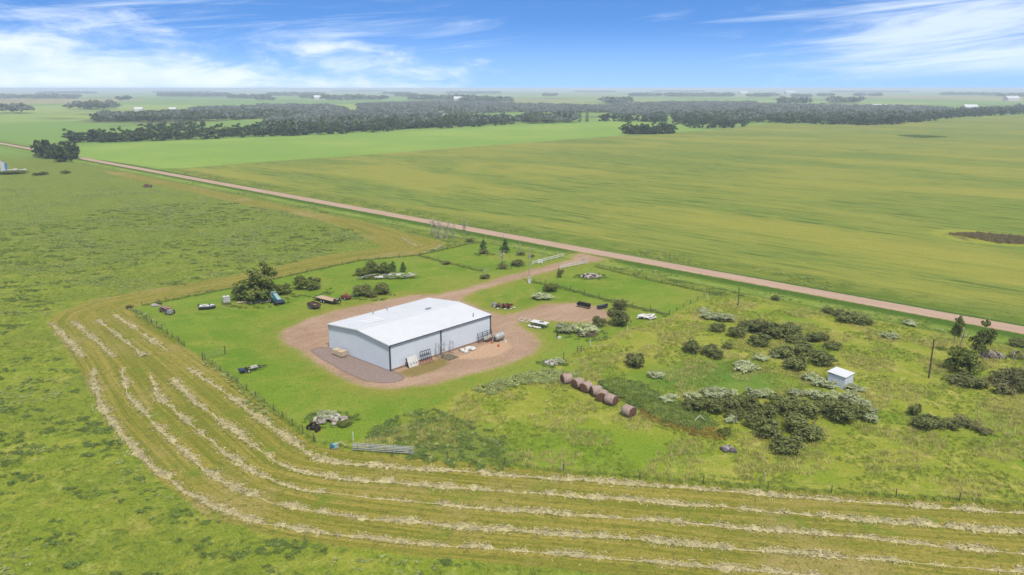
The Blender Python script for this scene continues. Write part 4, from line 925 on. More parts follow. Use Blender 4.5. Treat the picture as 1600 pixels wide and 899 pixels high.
def windrow(pl, seed, label, wide=1.0):
    rng = np.random.default_rng(seed); P_ = np.array([spot(*q)[:2] for q in pl])
    seg = np.linalg.norm(np.diff(P_, axis=0), axis=1); cum = np.r_[0, np.cumsum(seg)]; L = cum[-1]
    tt = np.arange(0, L, .35); k = np.ones(13) / 13
    xs = np.interp(tt, cum, P_[:, 0]); ys = np.interp(tt, cum, P_[:, 1])
    pad = lambda a: np.convolve(np.r_[np.full(6, a[0]), a, np.full(6, a[-1])], k, 'valid')
    xs, ys = pad(xs), pad(ys); dx, dy = np.gradient(xs), np.gradient(ys); l = np.hypot(dx, dy); nxn, nyn = -dy / l, dx / l
    lowf = smooth_noise(tt, tt * 0 + seed, .35, seed); lf2 = smooth_noise(tt, tt * 0, 1.6, seed + 9)
    amp = np.clip(.55 + .85 * lowf + .8 * lf2, .0, 1.3); off = .22 * lf2 + .3 * smooth_noise(tt, tt*0, .5, seed + 4)
    xs, ys = xs + nxn * off, ys + nyn * off
    n = len(tt); m = 7; v = np.zeros((n, m, 3))
    for c, u in enumerate(np.linspace(-1, 1, m)):
        hw = .60 * wide * (.10 + .9 * amp) * (1 + .3 * rng.normal(size=n))
        v[:, c, 0] = xs + nxn * u * hw; v[:, c, 1] = ys + nyn * u * hw
        v[:, c, 2] = (1 - u * u) * .15 * amp * (1 + .5 * rng.normal(size=n)) + (-.02 if abs(u) > .99 else .012)
    q = np.arange((n - 1) * m).reshape(n - 1, m)[:, :-1].ravel(); f = np.stack([q, q + 1, q + 1 + m, q + m], 1)
    t = thing('hay_windrow', 'pale dry ' + label, 'windrow', (float(xs[0]), float(ys[0]), 0), 0, None)
    org = np.array([xs[0], ys[0], 0])
    link('hay_bed', mesh_np('hay_bed', v.reshape(-1, 3) - org, f, 4, L_hay, False), t)
    k = int(L * 70); i = rng.integers(0, n, k); k_ = rng.random(k) < amp[i] * .95 + .05; i = i[k_]; k = len(i)
    u = rng.normal(size=k) * .55 * wide * (.4 + .6 * amp[i])
    c = np.stack([xs[i] + nxn[i] * u + rng.normal(size=k) * .2, ys[i] + nyn[i] * u, .05 + np.clip(.24 * amp[i] * (1 - (u / .8) ** 2), 0, 1) * rng.random(k) * 1.3], 1) - org
    a = rng.random(k) * 6.283; d = np.stack([np.cos(a), np.sin(a), rng.normal(size=k) * .35], 1) * (rng.uniform(.05, .2, k))[:, None]; s = np.stack([-np.sin(a), np.cos(a), rng.normal(size=k) * .6], 1) * .03
    w_ = link('loose_straw', mesh_np('loose_straw', np.stack([c - d - s, c + d - s, c + d + s, c - d + s], 1).reshape(-1, 3), None, 4, L_hay), t); w_['kind'] = 'stuff'
for i, (pl, lab) in enumerate(zip(ROWS, RLAB)): windrow(pl, 100 + i, lab, 1.0 if i < 9 else .7)

# ================================================================== bales
BALES = [(885,599,18,'round weathered bale at the lawn end of the bale row',20), (903,606,17,'second bale in the row, nestled against the end one',35), (916,612,17,'third bale counted from the lawn end of the row',45), (931,618,17,'fourth bale, half sunk behind tall weeds, midmost of the row',15), (941,626,18,'fifth bale counted from the lawn end of the row',75), (955,632,17,'sixth bale with round brown end showing, last of the close six',-40), (982,650,21,'single bale apart from the row, its brown end facing out',-48)]
for i, (px, py, s, lab, rz) in enumerate(BALES):
    p = spot(px, py); rs = random.Random(i); r = .92; l = .78
    t = thing('hay_bale', lab, 'bale', p, math.radians(rz), 'old round bales')
    n = 22; prof = [(-l, r*.93), (-l*.9, r), (-l*.3, r*1.02), (l*.3, r*1.01), (l*.9, r), (l, r*.93)]
    vs, fs = [], []
    for x, q in prof:
        for k in range(n):
            a = 6.2832*k/n; z = q*math.sin(a)*(.93 if math.sin(a) > 0 else .86)+rs.uniform(-.03, .03); vs.append((x+rs.uniform(-.03,.03), q*math.cos(a)*1.04+rs.uniform(-.03,.03), max(-.02, z+.80)))
    for j in range(len(prof)-1):
        for k in range(n): fs.append((j*n+k, (j+1)*n+k, (j+1)*n+(k+1)%n, j*n+(k+1)%n))
    MB().add(vs, fs, True).build('bale_roll', M_bale, t)
    for e, j in ((-1, 0), (1, len(prof)-1)):
        ring = vs[j*n:(j+1)*n]; b = MB(); rr = [ring]
        for q in (.75, .5, .25): rr.append([(e*(l+.03*rs.random()+(.05 if q < .6 else .02)), y*q, .80+(z-.80)*q) for x, y, z in ring])
        for u, w in zip(rr[:-1], rr[1:]):
            b.add(u + w, [(k, (k+1)%n, n+(k+1)%n, n+k) if e > 0 else (k, n+k, n+(k+1)%n, (k+1)%n) for k in range(n)])
        b.add(rr[-1], [tuple(range(n))]); b.build('bale_end', M_bale_end, t)

# ================================================================== fences, poles
def fence(pl, step, label, name='wire_fence', h=1.15, wires=3, postr=.07, skip=0.0, seed=0, material=None):
    P_ = [at_px(*q) for q in pl]; t = thing(name, label, 'fence', P_[0]); o = P_[0]; rs = random.Random(seed); tops = []
    me = None
    for a, b in zip(P_[:-1], P_[1:]):
        k = max(1, round((b - a).length / step))
        for i in range(k + (b is P_[-1])):
            q = a.lerp(b, i / k) - o; tops.append(q)
    for q in tops:
        hh = h * rs.uniform(.9, 1.12); lean = (rs.uniform(-.05, .05), rs.uniform(-.05, .05))
        MB().tube([(q.x, q.y, q.z - .15), (q.x + lean[0], q.y + lean[1], q.z + hh)], [postr, postr * .85], 7).build('post', material or M_post, t)
    for w in range(wires):
        z = h * (.3 + .62 * w / max(1, wires - 1)); MB().tube([(q.x, q.y + .07, q.z + z) for q in tops], .012, 4, False).build('wire', M_wire, t)
fence([(205,485),(222,496),(288,541)], 3.2, 'wire fence with dark posts between short windrows and lawn')
fence([(320,563),(400,622),(490,690)], 3.6, 'wire fence with dark posts along the longest inner windrow', seed=2)
fence([(222,477),(330,457.5),(400,443.5),(480,425.5),(560,408.5),(655,399.5),(740,381)], 6, 'low wire fence along the lawn edge under the elm', h=1.0, seed=3)
fence([(657,401),(700,412),(752,424),(800,421)], 5, 'low fence dividing the lawn behind the machine shed', h=.9, seed=4)
fence([(834,441),(870,448),(960,473),(1046,493)], 4.5, 'post and rail-like fence along the paddock from the meter pole', h=1.1, wires=3, seed=5)
fence([(935,416),(1010,437),(1108,458)], 5, 'low fence between paddock and gravel road verge', h=.9, seed=6)
fence([(1046,493),(1068,480),(1100,465)], 4, 'leaning fence at the paddock corner by pale shrubs', h=1.0, seed=7)
fence([(492,692),(560,705),(700,718.5),(880,737),(1000,749),(1200,764),(1400,777),(1600,789)], 9, 'sparse wire fence between rough grass and hay field', h=1.1, wires=2, seed=8)
def rails(pl, label):
    P_ = [at_px(*q) for q in pl]; t = thing('rail_fence', label, 'fence', P_[0]); o = P_[0]
    for a, b in zip(P_[:-1], P_[1:]):
        k = max(1, round((b - a).length / 3.0))
        for i in range(k + 1):
            if i == 0 and a is not P_[0]: continue
            q = a.lerp(b, i / k) - o; MB().box((q.x, q.y, .55), (.16, .16, 1.3)).build('post', M_white, t)
        for z in (.5, 1.0): MB().bar((a - o) + Vector((.0, .1, z)), (b - o) + Vector((0, .1, z)), .06, .2).build('rail', M_white, t)
rails([(832,414.5),(880,402)], 'white two-rail fence on the dead-tree side of the driveway mouth')
rails([(876,421),(917,413),(911,408)], 'white cornered two-rail fence on the paddock side of the driveway mouth')
p = spot(844, 413); t = thing('entrance_sign', 'small white sign box on the rail fence at the driveway', 'sign', p + Vector((.0, -.25, 0)), .2)
MB().box((0, 0, 1.0), (1.5, .12, 1.1)).build('board', M_white, t); [MB().box((s*.6, 0.0, .25), (.1, .1, .5)).build('leg', M_white, t) for s in (-1, 1)]
def pole(px, py, ptop, label, material, gear=True, r=.14):
    p = at_px(px, py); k = ppm(px, py); h = (py - ptop) / k / .9
    t = thing('utility_pole', label, 'pole', p); MB().tube([(0, 0, -.3), (-.03, 0, h)], [r, r*.7], 9).build('shaft', material, t)
    if gear:
        c = MB().tube([(.28, 0, h*.68), (.28, 0, h*.80)], .2, 10).build('transformer', M_galv, t); MB().box((.12, 0, h*.74), (.2, .08, .1)).build('bracket', M_galv, c)
        MB().box((.02, -.22, 1.35), (.5, .22, .75)).build('meter_box', M_dirty_white, t); MB().box((.05, -.3, .45), (.7, .4, .9)).build('service_box', M_lighttrim, t)
        MB().bar((-.5, 0, h-.25), (.5, 0, h-.25), .08).build('cross_arm', material, t)
    else: MB().bar((-.05, 0, h-.1), (.35, 0, h-.22), .07).build('arm', material, t)
pole(827, 442, 391, 'pale wooden utility pole with meter boxes beside the driveway', M_poles)
pole(1451, 591, 534, 'bare dark wooden pole standing alone near the aspens', M_darkpole, False)
pole(1153, 478, 452, 'short dark leaning post by the paddock corner shrubs', M_darkpole, False, .12)
for px, py, lab in ((1105.5, 467, 'white marker post at the paddock corner'), (552, 688, 'white marker post beside the dark weed bed'), (980, 518, 'white marker post below the largest round willow'), (922.5, 541, 'white marker post in grass near the wire panel'), (878, 737, 'thin grey marker post between dry grass and hay field'), (1017, 504, 'white marker post at the heap of white boards'), (1194, 753, 'thin grey marker post below the willow thicket'), (726, 348, 'pale marker post on the far verge beyond the dead trees')):
    p = at_px(px, py); t = thing('marker_post', lab, 'post', p); MB().box((0, 0, .55), (.11, .11, 1.3)).build('shaft', M_white if 'white' in lab else M_deadwood, t); MB().box((0, 0, 1.23), (.13, .13, .06)).build('cap', M_dirty_white, t)
p = spot(317, 564); q = spot(352, 554); t = thing('yard_gate', 'open wire gate panel standing out from the hay fence', 'gate', p); d = q - p
for a in (Vector((0, 0, 0)), d): MB().tube([a + Vector((0, 0, -.1)), a + Vector((0, 0, 1.6))], .1, 8).build('post', M_post, t)
for z in (.35, .75, 1.3): MB().bar(Vector((0, 0, z)), d + Vector((0, 0, z)), .05).build('rail', M_wood, t)
p = spot(902, 551); t = thing('broken_gate', 'small dark broken gate frame in grass near the stone heap', 'gate', p, .4)
for z in (.3, .7, 1.1): MB().bar((0, 0, z), (1.6, .1, z*.9), .05).build('rail', M_post, t)
for x in (0, .8): MB().box((x, 0, .6), (.09, .09, 1.3)).build('post', M_post, t)
p = spot(880.5, 562); t = thing('marker_post', 'short dark stub post behind the pale stone heap', 'post', p); MB().tube([(0, 0, -.1), (.05, 0, 1.3)], .06, 7).build('shaft', M_darkpole, t); MB().tube([(.05, 0, 1.3), (.05, 0, 1.36)], [.07, .03], 7).build('cap', M_darkpole, t)

# ================================================================== yard things
def wheel(par, x, y, r, w=.22):
    o = MB().tube([(x, y - w/2, r), (x, y + w/2, r)], r, 14).build('wheel', M_rubber, par)
    MB().tube([(x, y - w/2 - .02, r), (x, y + w/2 + .02, r)], r*.55, 10).build('rim', M_dirty_white, o)
def heading(px, py, qx, qy):
    a, b = spot(px, py), spot(qx, qy); return math.atan2(b.y - a.y, b.x - a.x)
# flatbed gooseneck trailer
p = spot(511, 472); t = thing('flatbed_trailer', 'black gooseneck flatbed trailer with tan plank deck', 'trailer', p, heading(489, 463, 530, 473))
L = 6.4
for y in (-1.05, 1.05): MB().box((0, y, .75), (L, .12, .26)).build('side_rail', M_black, t)
for k in range(9): MB().box((0, -.93 + k*.2325, .87), (L-.1, .215, .06)).build('plank', M_deck, t)
MB().box((-L/2-.35, 0, .70), (.7, 2.2, .12), RY(-.25)).build('beaver_tail', M_black, t)
MB().bar((L/2, 0, .8), (L/2+1.0, 0, .95), .3).bar((L/2+.2, .7, .8), (L/2+1.5, 0, 1.5), .14).bar((L/2+.2, -.7, .8), (L/2+1.5, 0, 1.5), .14).box((L/2+.3, 0, 1.1), (.12, 2.0, .7)).bar((L/2+1.5, 0, 1.5), (L/2+1.7, 0, .5), .15).build('gooseneck', M_black, t)
MB().box((L/2+.45, 0, 1.15), (.2, .8, .4)).build('toolbox', M_dirty_white, t)
for y in (-1.22, 1.22):
    for x in (-.45, .45): wheel(t, x, y, .38)
    MB().box((0, y, .82), (1.9, .26, .05)).build('mudguard', M_black, t)
# dark utility trailer
p = spot(491, 482); t = thing('utility_trailer', 'small dark brown box trailer with tandem wheels on lawn', 'trailer', p, heading(483, 476, 502, 482))
for c, s in (((0, -.85, .95), (2.9, .06, .6)), ((0, .85, .95), (2.9, .06, .6)), ((-1.45, 0, .95), (.06, 1.64, .6)), ((1.45, 0, .95), (.06, 1.64, .6))): MB().box(c, s).build('side_board', M_brown, t)
MB().box((0, 0, .62), (2.84, 1.64, .08)).build('floor', M_brown, t); MB().box((.2, .1, .80), (1.2, 1.0, .25), RZ(.3)).build('load', M_skirt, t)
MB().bar((1.45, .4, .6), (2.4, 0, .5), .08).bar((1.45, -.4, .6), (2.4, 0, .5), .08).build('drawbar', M_black, t)
for y in (-.98, .98):
    for x in (-.75, -.05): wheel(t, x, y, .32, .18)
# red machines
def red_machine(px, py, rz, label, s, seed, name):
    rs = random.Random(seed); p = spot(px, py); t = thing(name, label, 'machine', p, rz); m = M_rust
    MB().box((0, 0, .75*s), (1.9*s, 1.2*s, .55*s), None, .85).build('housing', m, t)
    MB().tube([(-.9*s, -.75*s, .6*s), (-.9*s, .75*s, .6*s)], .5*s, 12).build('pickup_drum', m, t)
    MB().bar((.9*s, 0, .6*s), (2.1*s, .15*s, .4*s), .14*s).build('drawbar', m, t)
    MB().bar((-.6*s, -.5*s, 1.0*s), (-.2*s, .3*s, 1.6*s), .12*s).bar((.2*s, .4*s, 1.0*s), (-.2*s, .3*s, 1.6*s), .1*s).build('lift_arm', M_redpaint, t)
    for y in (-.8, .8): wheel(t, .25*s, y*s, .42*s, .2)
red_machine(542, 468, heading(533, 466, 552, 470), 'rusty red hay machine beside the flatbed trailer', .95, 1, 'hay_machine')
# old red swather with weathered reel
p = spot(261, 489); t = thing('old_swather', 'old red and white swather header rusting in weeds by the fence', 'swather', p, heading(249, 480, 280, 492))
MB().box((-.3, 0, .7), (3.4, .9, .7)).build('header', M_rust, t)
for k in range(4): MB().bar((-2.0, -.55 + k*.36, 1.25), (1.3, -.55 + k*.36, 1.3), .16, .06).build('reel_slat', M_redpaint if k % 2 else M_dirty_white, t)
MB().bar((1.3, 0, .8), (2.6, .1, .5), .16).build('drawbar', M_rust, t); MB().box((1.9, -.2, .7), (1.1, 1.0, .8), RZ(.2), .8).build('engine_box', M_galv, t)
for x, y in ((-1.6, -.75), (.9, -.75), (1.6, .8)): wheel(t, x, y, .42)
for k in range(5): MB().bar((-2.0 + k*.8, -.7, .25), (-1.9 + k*.8, -.75, 1.1), .08).build('upright', M_wood, t)
p = spot(241, 479); t = thing('field_boulder', 'pale grey boulder at the fence corner near the old swather', 'boulder', p); MB().add(*rock_bm(random.Random(2), .8, .55)).build('stone', M_stone, t, (0, 0, .25)); MB().add(*rock_bm(random.Random(3), .45, .6)).build('chip_stone', M_stone, t, (.9, .2, .12))
bush(248, 476, 12, 8, 'grey', 'grey_shrub', 'small grey shrub behind the boulder at the fence corner', None)
bush(204, 482, 14, 7, 'grey', 'grey_shrub', 'small grey shrub at the tip of the yard fence', None)
# boat hull
p = spot(324, 483); t = thing('small_boat', 'small silver motor boat sitting on the lawn', 'boat', p, heading(312, 483, 336, 481.5))
def hull(z0, z1, inset):
    out = []
    for x, w in ((-1.75, .75), (-.6, .85), (.5, .8), (1.3, .5), (1.8, .05)): out.append((x, w - inset))
    lo = [(x, -w*.75, z0 + (.25 if x > 1.5 else 0)) for x, w in out] + [(x, w*.75, z0 + (.25 if x > 1.5 else 0)) for x, w in out[::-1]]
    hi_ = [(x, -w, z1 + (.12 if x > 1 else 0)) for x, w in out] + [(x, w, z1 + (.12 if x > 1 else 0)) for x, w in out[::-1]]
    n = len(lo); return lo + hi_, [(k, (k+1) % n, n+(k+1) % n, n+k) for k in range(n)] + [tuple(range(n))[::-1]]
MB().add(*hull(.0, .45, 0)).build('lower_hull', M_black, t); MB().add(*hull(.42, .85, -.03)).build('upper_hull', M_galv, t)
vs, fs = hull(.80, .82, .06); MB().add(vs[10:], [tuple(range(10))]).build('deck', M_lighttrim, t)
MB().box((-.5, 0, .93), (.9, 1.0, .25)).build('seat', M_dirty_white, t); MB().box((.55, 0, 1.0), (.1, 1.1, .4), RY(-.4)).build('windscreen', M_glass, t); MB().box((-1.75, 0, .85), (.35, .3, .7)).build('outboard_motor', M_black, t)
# white tank
p = spot(354, 473); t = thing('caged_tank', 'square white water tank beside the elm brush', 'tank', p, .5)
MB().box((0, 0, .9), (1.45, 1.3, 1.3), None, .93).build('tank_body', M_white, t); MB().box((0, 0, .15), (1.5, 1.4, .2)).build('pallet', M_wood, t); MB().tube([(0, 0, 1.55), (0, 0, 1.68)], .22, 10).build('lid', M_galv, t)
for z in (.5, .95, 1.4):
    MB().box((0, 0, z), (1.52, 1.38, .04)).build('cage_hoop', M_galv, t)
# fallen logs
rs = random.Random(4)
for k, lab in enumerate(('pale fallen log lying in weeds before the elm', 'bleached fallen trunk between white tank and teal machine', 'thin fallen branch before the elm clump')):
    p = spot(382 + k*18, 474 - k*.5); t = thing('fallen_log', lab, 'log', p, .3 + .15*k)
    MB().tube([(-1.6, 0, .18), (-.3, .1, .24), (1.1, 0, .2), (2.0, .3, .3)], [.2, .18, .15, .05], 8).build('log_trunk', M_deadwood, t)
    for q in range(4): x = rs.uniform(-.5, 1.5); MB().tube([(x, .05, .25), (x+.4, rs.uniform(-.6, .6), .7)], [.06, .02], 5).build('branch', M_deadwood, t)
# teal machine
p = spot(432, 474); t = thing('teal_windrower', 'teal and white windrower with slanting pale hood beside the elm', 'machine', p, heading(421, 463, 446, 476))
MB().box((-.4, 0, 1.0), (2.4, 1.5, .8)).build('chassis', M_teal, t)
MB().box((.1, .1, 1.75), (3.4, .9, .14), RY(.35)).build('hood', M_teal_pale, t)
MB().box((-1.35, 0, 1.9), (1.0, 1.3, 1.1), None, .85).build('cab', M_teal_pale, t); MB().box((-.86, 0, 2.0), (.06, 1.0, .7), RY(-.12)).build('cab_window', M_glass, t)
MB().box((1.4, 0, .7), (.8, 2.3, .6), None, .8).build('header', M_navy, t); MB().tube([(1.9, -1.1, .65), (1.9, 1.1, .65)], .4, 10).build('reel', M_navy, t)
for x, y, r in ((-.9, -.95, .6), (-.9, .95, .6), (.9, -.85, .35), (.9, .85, .35)): wheel(t, x, y, r)
for y in (-.6, .6): MB().bar((-.8, y, 1.3), (1.6, y, .9), .1).build('lift_arm', M_navy, t)
# scrap metal pile
def pile(px, py, name, label, cat, build): 
    p = spot(px, py); t = thing(name, label, cat, p); build(t, random.Random(px)); return t
def b_scrap(t, rs):
    for k in range(34):
        x = -6.8 + k*.42; y = rs.uniform(-1.0, 1.0) + x*.16
        MB().box((x, y, .35 + rs.uniform(0, .9)), (rs.uniform(1.3, 2.8), rs.uniform(.3, .75), .05), RZ(.3 + rs.uniform(-.4, .4)) @ RY(rs.uniform(-.35, .35)) @ RX(rs.uniform(-.8, .8))).build('metal_sheet', rs.choice((M_galv, M_dirty_white, M_galv, M_tank, M_wood)), t)
pile(606, 436, 'scrap_metal_pile', 'long pile of silvery scrap sheets and pipes on the lawn', 'scrap pile', b_scrap)
# red black scrap heap near the gravel lobe
def b_red(t, rs):
    for k in range(26):
        a = rs.uniform(0, 6.28); r = rs.uniform(0, 1.5); x, y = r*math.cos(a)*1.35, r*math.sin(a)
        if k % 4 == 3: MB().tube([(x, y-.1, .4), (x, y+.12, .45)], .38, 12).build('scrap_wheel', M_rubber, t)
        else: MB().box((x, y, rs.uniform(.15, .8)), (rs.uniform(.5, 1.5), rs.uniform(.15, .5), rs.uniform(.12, .4)), RZ(rs.uniform(0, 3)) @ RY(rs.uniform(-.5, .5))).build('scrap_piece', rs.choice((M_rust, M_rust, M_black, M_brown, M_redpaint)), t)
    for x, y in ((-2.2, .3), (-1.5, -1.2), (.2, -1.6), (2.2, -.5), (1.5, -1.3), (-1.0, 1.4)): MB().add(*rock_bm(rs, .34, .6)).build('edge_stone', M_dirty_white, t, (x, y, .15))
    MB().box((-2.3, .6, .5), (1.0, .8, .9), RZ(.4), .85).build('drum_box', M_galv, t)
pile(788, 481, 'machinery_scrap', 'heap of red and black machine parts ringed by pale stones', 'scrap heap', b_red)
def b_rocks(n, R, h, mats):
    def f(t, rs):
        for k in range(n):
            a = rs.uniform(0, 6.28); r = R*math.sqrt(rs.random()); z = h*(1 - r/R)*rs.uniform(.6, 1.0)
            MB().add(*rock_bm(rs, rs.uniform(.22, .5), .7)).build('stone', rs.choice(mats), t, (r*math.cos(a)*1.3, r*math.sin(a), z+.12))
    return f
pile(923, 433, 'rock_pile', 'heap of field stones in the paddock near the white rails', 'rock pile', b_rocks(70, 2.1, 1.0, (M_stone, M_dirty_white, M_brown)))
pile(516, 657, 'rock_pile', 'heap of grey stones and sticks ringed with pale sage by the fence', 'rock pile', b_rocks(64, 1.9, 1.0, (M_stone, M_stone, M_dirty_white)))
pile(864, 568, 'rock_pile', 'low pale stone heap at the lawn edge above the bale row', 'rock pile', b_rocks(30, 1.2, .5, (M_dirty_white, M_dirty_white, M_stone)))
bush(872, 568, 22, 9, 'silver', 'pale_shrub', 'pale shrub growing over the low stone heap', None)
bush(512, 654, 34, 15, 'silver', 'pale_shrub', 'pale sage bush behind the stone heap by the fence', None)
bush(537, 664, 26, 8, 'poplar', 'green_weeds_bush', 'bright green low bush beside the stone heap by the fence', None)
def b_tyres(t, rs):
    for x, y, z, a in ((-.5, 0, .35, 0), (.35, .2, .35, .5), (0, -.1, .85, .2), (.75, -.5, .3, 1.1), (-.1, .4, .6, .9)):
        pts = [(x + .45*math.cos(u)*math.cos(a), y + .45*math.cos(u)*math.sin(a), z + .45*math.sin(u)*.8) for u in [k*6.2832/12 for k in range(13)]]
        MB().tube(pts, .17, 7).build('old_tyre', M_tyrepile, t)
    MB().add(*rock_bm(rs, .55, .7)).build('scrap_core', M_tyrepile, t, (0, .1, .3))
pile(490, 672, 'tyre_heap', 'dark heap of old tyres and scrap against the hay fence', 'scrap heap', b_tyres)
# chassis trailer on the lawn
p = spot(392, 580); t = thing('bare_trailer', 'low black bare-frame trailer with pale bundle on lawn', 'trailer', p, heading(369, 582, 414, 572))
for y in (-.55, .55): MB().box((0, y, .5), (3.6, .12, .16)).build('frame_rail', M_black, t)
for x in (-1.6, -.5, .6, 1.6): MB().box((x, 0, .5), (.1, 1.0, .12)).build('cross_member', M_black, t)
MB().bar((1.8, .5, .5), (2.9, 0, .45), .1).bar((1.8, -.5, .5), (2.9, 0, .45), .1).build('drawbar', M_black, t)
MB().box((.6, 0, .72), (1.2, .7, .28), RZ(.1), .85).build('bundle', M_dirty_white, t)
MB().box((-1.5, 0, .55), (1.0, 1.3, .3), RY(.1)).build('rear_plate', M_navy, t)
for y in (-.75, .75): wheel(t, -.6, y, .33, .2)
# pale teal engine and pipe gates by the fence
p = spot(523, 701); t = thing('pump_engine', 'pale blue small pump engine in grass at the fence end', 'pump', p, .4)
MB().box((0, 0, .45), (.9, .6, .5), None, .85).build('engine_block', M_teal_pale, t); MB().tube([(-.35, -.32, .45), (-.35, .32, .45)], .3, 12).build('flywheel', M_teal, t); MB().tube([(.3, 0, .7), (.9, -.1, .9), (1.5, -.3, .2)], .05, 6).build('hose', M_dirty_white, t); MB().box((0, 0, .12), (1.2, .7, .14)).build('skid', M_wood, t)
p = spot(598, 709); t = thing('pipe_gates', 'stack of long silver pipe gate panels standing by dark weeds', 'gate', p, heading(553, 703, 643, 709))
for y, z0 in ((0, .0), (.35, .05)):
    for z in (.35, .6, .85, 1.05): MB().tube([(-4.2, y, z+z0), (4.2, y, z+z0)], .045, 6).build('pipe_rail', M_tank, t)
    for x in (-4.2, -1.4, -1.15, 1.6, 4.2): MB().box((x, y, .65+z0), (.07, .07, 1.15)).build('upright', M_tank, t)
    MB().bar((1.6, y, 1.05), (4.2, y, .2), .06).build('brace', M_tank, t)
# by the machine shed
def by_shed(name, label, cat, x, y, rz=0.0): return thing(name, label, cat, shed_pt(x, y), SANG + rz)
for y, lab, s in ((14.2, 'beige wrapped pallet against the gable wall, the one by its far corner', 1.0), (12.5, 'beige wrapped pallet against the gable wall, the one nearer mid wall', 1.08)):
    t = by_shed('wrapped_pallet', lab, 'pallet', -1.3, y, .15); MB().box((0, 0, .62*s), (1.3*s, 1.25*s, .9*s), None, .97).build('wrapped_load', M_beige, t)
    for k in (-1, 0, 1): MB().box((k*.45*s, 0, .08), (.12, 1.2*s, .14)).build('runner', M_wood, t)
    MB().box((0, 0, .30*s), (1.34*s, 1.29*s, .06)).build('strap', M_wood, t)
t = by_shed('leaning_sheet', 'white sheet panel leaning against the shed side wall', 'panel', 4.2, -.9)
MB().box((0, 0, .9), (2.3, .1, 1.9), RX(-.38)).build('sheet', M_white, t); MB().box((-1.18, -.05, .85), (.08, .25, 1.9), RX(-.38)).build('edge_frame', M_black, t)
for k in (-.6, .1, .7): MB().box((k, -.33, .62), (.08, .05, .4), RX(-.38)).build('slot', M_brown, t)
t = by_shed('steel_rack', 'grey barred steel rack leaning beside the white panel', 'rack', 7.6, -.7)
for z in (.35, 1.1, 1.95): MB().box((0, .1 - (1 - z)*.15, z), (2.5, .09, .1)).build('rail', M_dark_trim, t)
for k in range(6): MB().bar((-1.2 + k*.48, -.15, .1), (-1.2 + k*.48, .25, 1.95), .08).build('bar', M_dark_trim, t)
t = by_shed('red_steel_frame', 'rusty red steel frame lying under the grey rack', 'frame', 6.9, -1.55)  # a red steel frame of beams and cross bars, no ladder
for y in (-.3, .3): MB().box((0, y, .3), (3.0, .1, .14), RY(.05)).build('beam', M_pink, t)
for k in range(5): MB().bar((-1.3 + k*.65, -.3, .3), (-1.3 + k*.65, .3, .5), .09).build('rung', M_redpaint, t)
t = by_shed('scaffold_frame', 'tall thin scaffold frames standing over planks at the shed door post', 'scaffold', 11.3, -1.1)
for x in (-1.3, 0, 2.2):
    for y in (-.45, .35): MB().tube([(x, y, 0), (x, y, 2.9 - .35*(x > 1))], .07, 6).build('upright', M_galv, t)
    MB().bar((x, -.45, 2.35), (x, .35, 2.35), .05).build('cross_bar', M_galv, t); MB().bar((x, -.45, 1.2), (x, .35, 1.2), .05).build('cross_bar', M_galv, t)
MB().bar((-1.3, -.45, 2.5), (0, -.45, 2.5), .05).bar((0, -.45, 2.2), (2.2, -.45, 2.2), .05).build('ledger', M_galv, t); MB().box((.3, -.2, 1.35), (.5, .4, .35)).build('white_bucket', M_white, t)
t = by_shed('plank_ramp', 'grey plank ramp on the ground below the scaffold frames', 'ramp', 11.7, -2.4)
for k in range(8): MB().box((-1.0 + k*.29, 0, .1 + .02*(k % 2)), (.26, 2.6, .06), RZ(.02*(k-4)) @ RX(.05)).build('plank', mat('grey_plank', C(132, 122, 100), .9, .3), t)
def b_bags(t, rs):
    for k in range(15):
        x, y = rs.uniform(-1.5, 1.5), rs.uniform(-.8, .8)
        v_, f_ = rock_bm(rs, rs.uniform(.38, .62), .7); MB().add(v_, f_, True).build('white_bag', M_white, t, (x, y, .2 + (.25 if abs(x) < .8 and k % 2 else 0)))
    MB().box((.6, 1.0, .2), (.9, .5, .25), RZ(.5)).build('dark_board', M_brown, t); MB().box((-1.0, 1.0, .22), (.4, .3, .3)).build('red_can', M_redpaint, t)
p = shed_pt(16.7, -2.2); t = thing('bag_heap', 'heap of white bags on bare dirt before the shed side wall', 'bags', p, SANG); b_bags(t, random.Random(8))
t = by_shed('corral_panel', 'grey pipe corral panels leaning at the shed end corner', 'gate', 22.9, -.6)
for z in (.3, .7, 1.1, 1.5, 1.85): MB().bar((-1.9, -.3 + z*.2, z), (1.9, -.3 + z*.2, z+.15), .07).build('pipe_rail', M_dark_trim, t)
for x in (-1.9, -.6, .7, 1.9): MB().bar((x, -.3, .1), (x, .12, 2.0), .09).build('upright', M_dark_trim, t)
MB().box((.5, -.3, .75), (2.0, .06, .6), RX(-.2) @ RY(-.2)).build('white_sheet', M_dirty_white, t); MB().box((.4, -.6, .25), (1.6, .6, .4)).build('timber_stack', M_brown, t)
p = spot(780, 533); t = thing('fuel_tank', 'silver horizontal fuel tank on short legs past the shed corner', 'tank', p, math.radians(50))
MB().lathe_x([(-1.15, .1), (-1.12, .45), (-.98, .62), (-.9, .66), (.9, .66), (.98, .62), (1.12, .45), (1.15, .1)], 18, (0, 0, 1.0)).build('shell', M_tank, t)
for x in (-.45, .3): MB().lathe_x([(x-.05, .672), (x+.05, .672)], 18, (0, 0, 1.0)).build('band', M_galv, t)
for x in (-.7, .7):
    for y in (-.4, .4): MB().box((x, y, .3), (.1, .1, .62)).build('leg', M_dark_trim, t)
MB().box((-1.3, .1, .8), (.25, .25, .5)).build('pump', M_black, t)
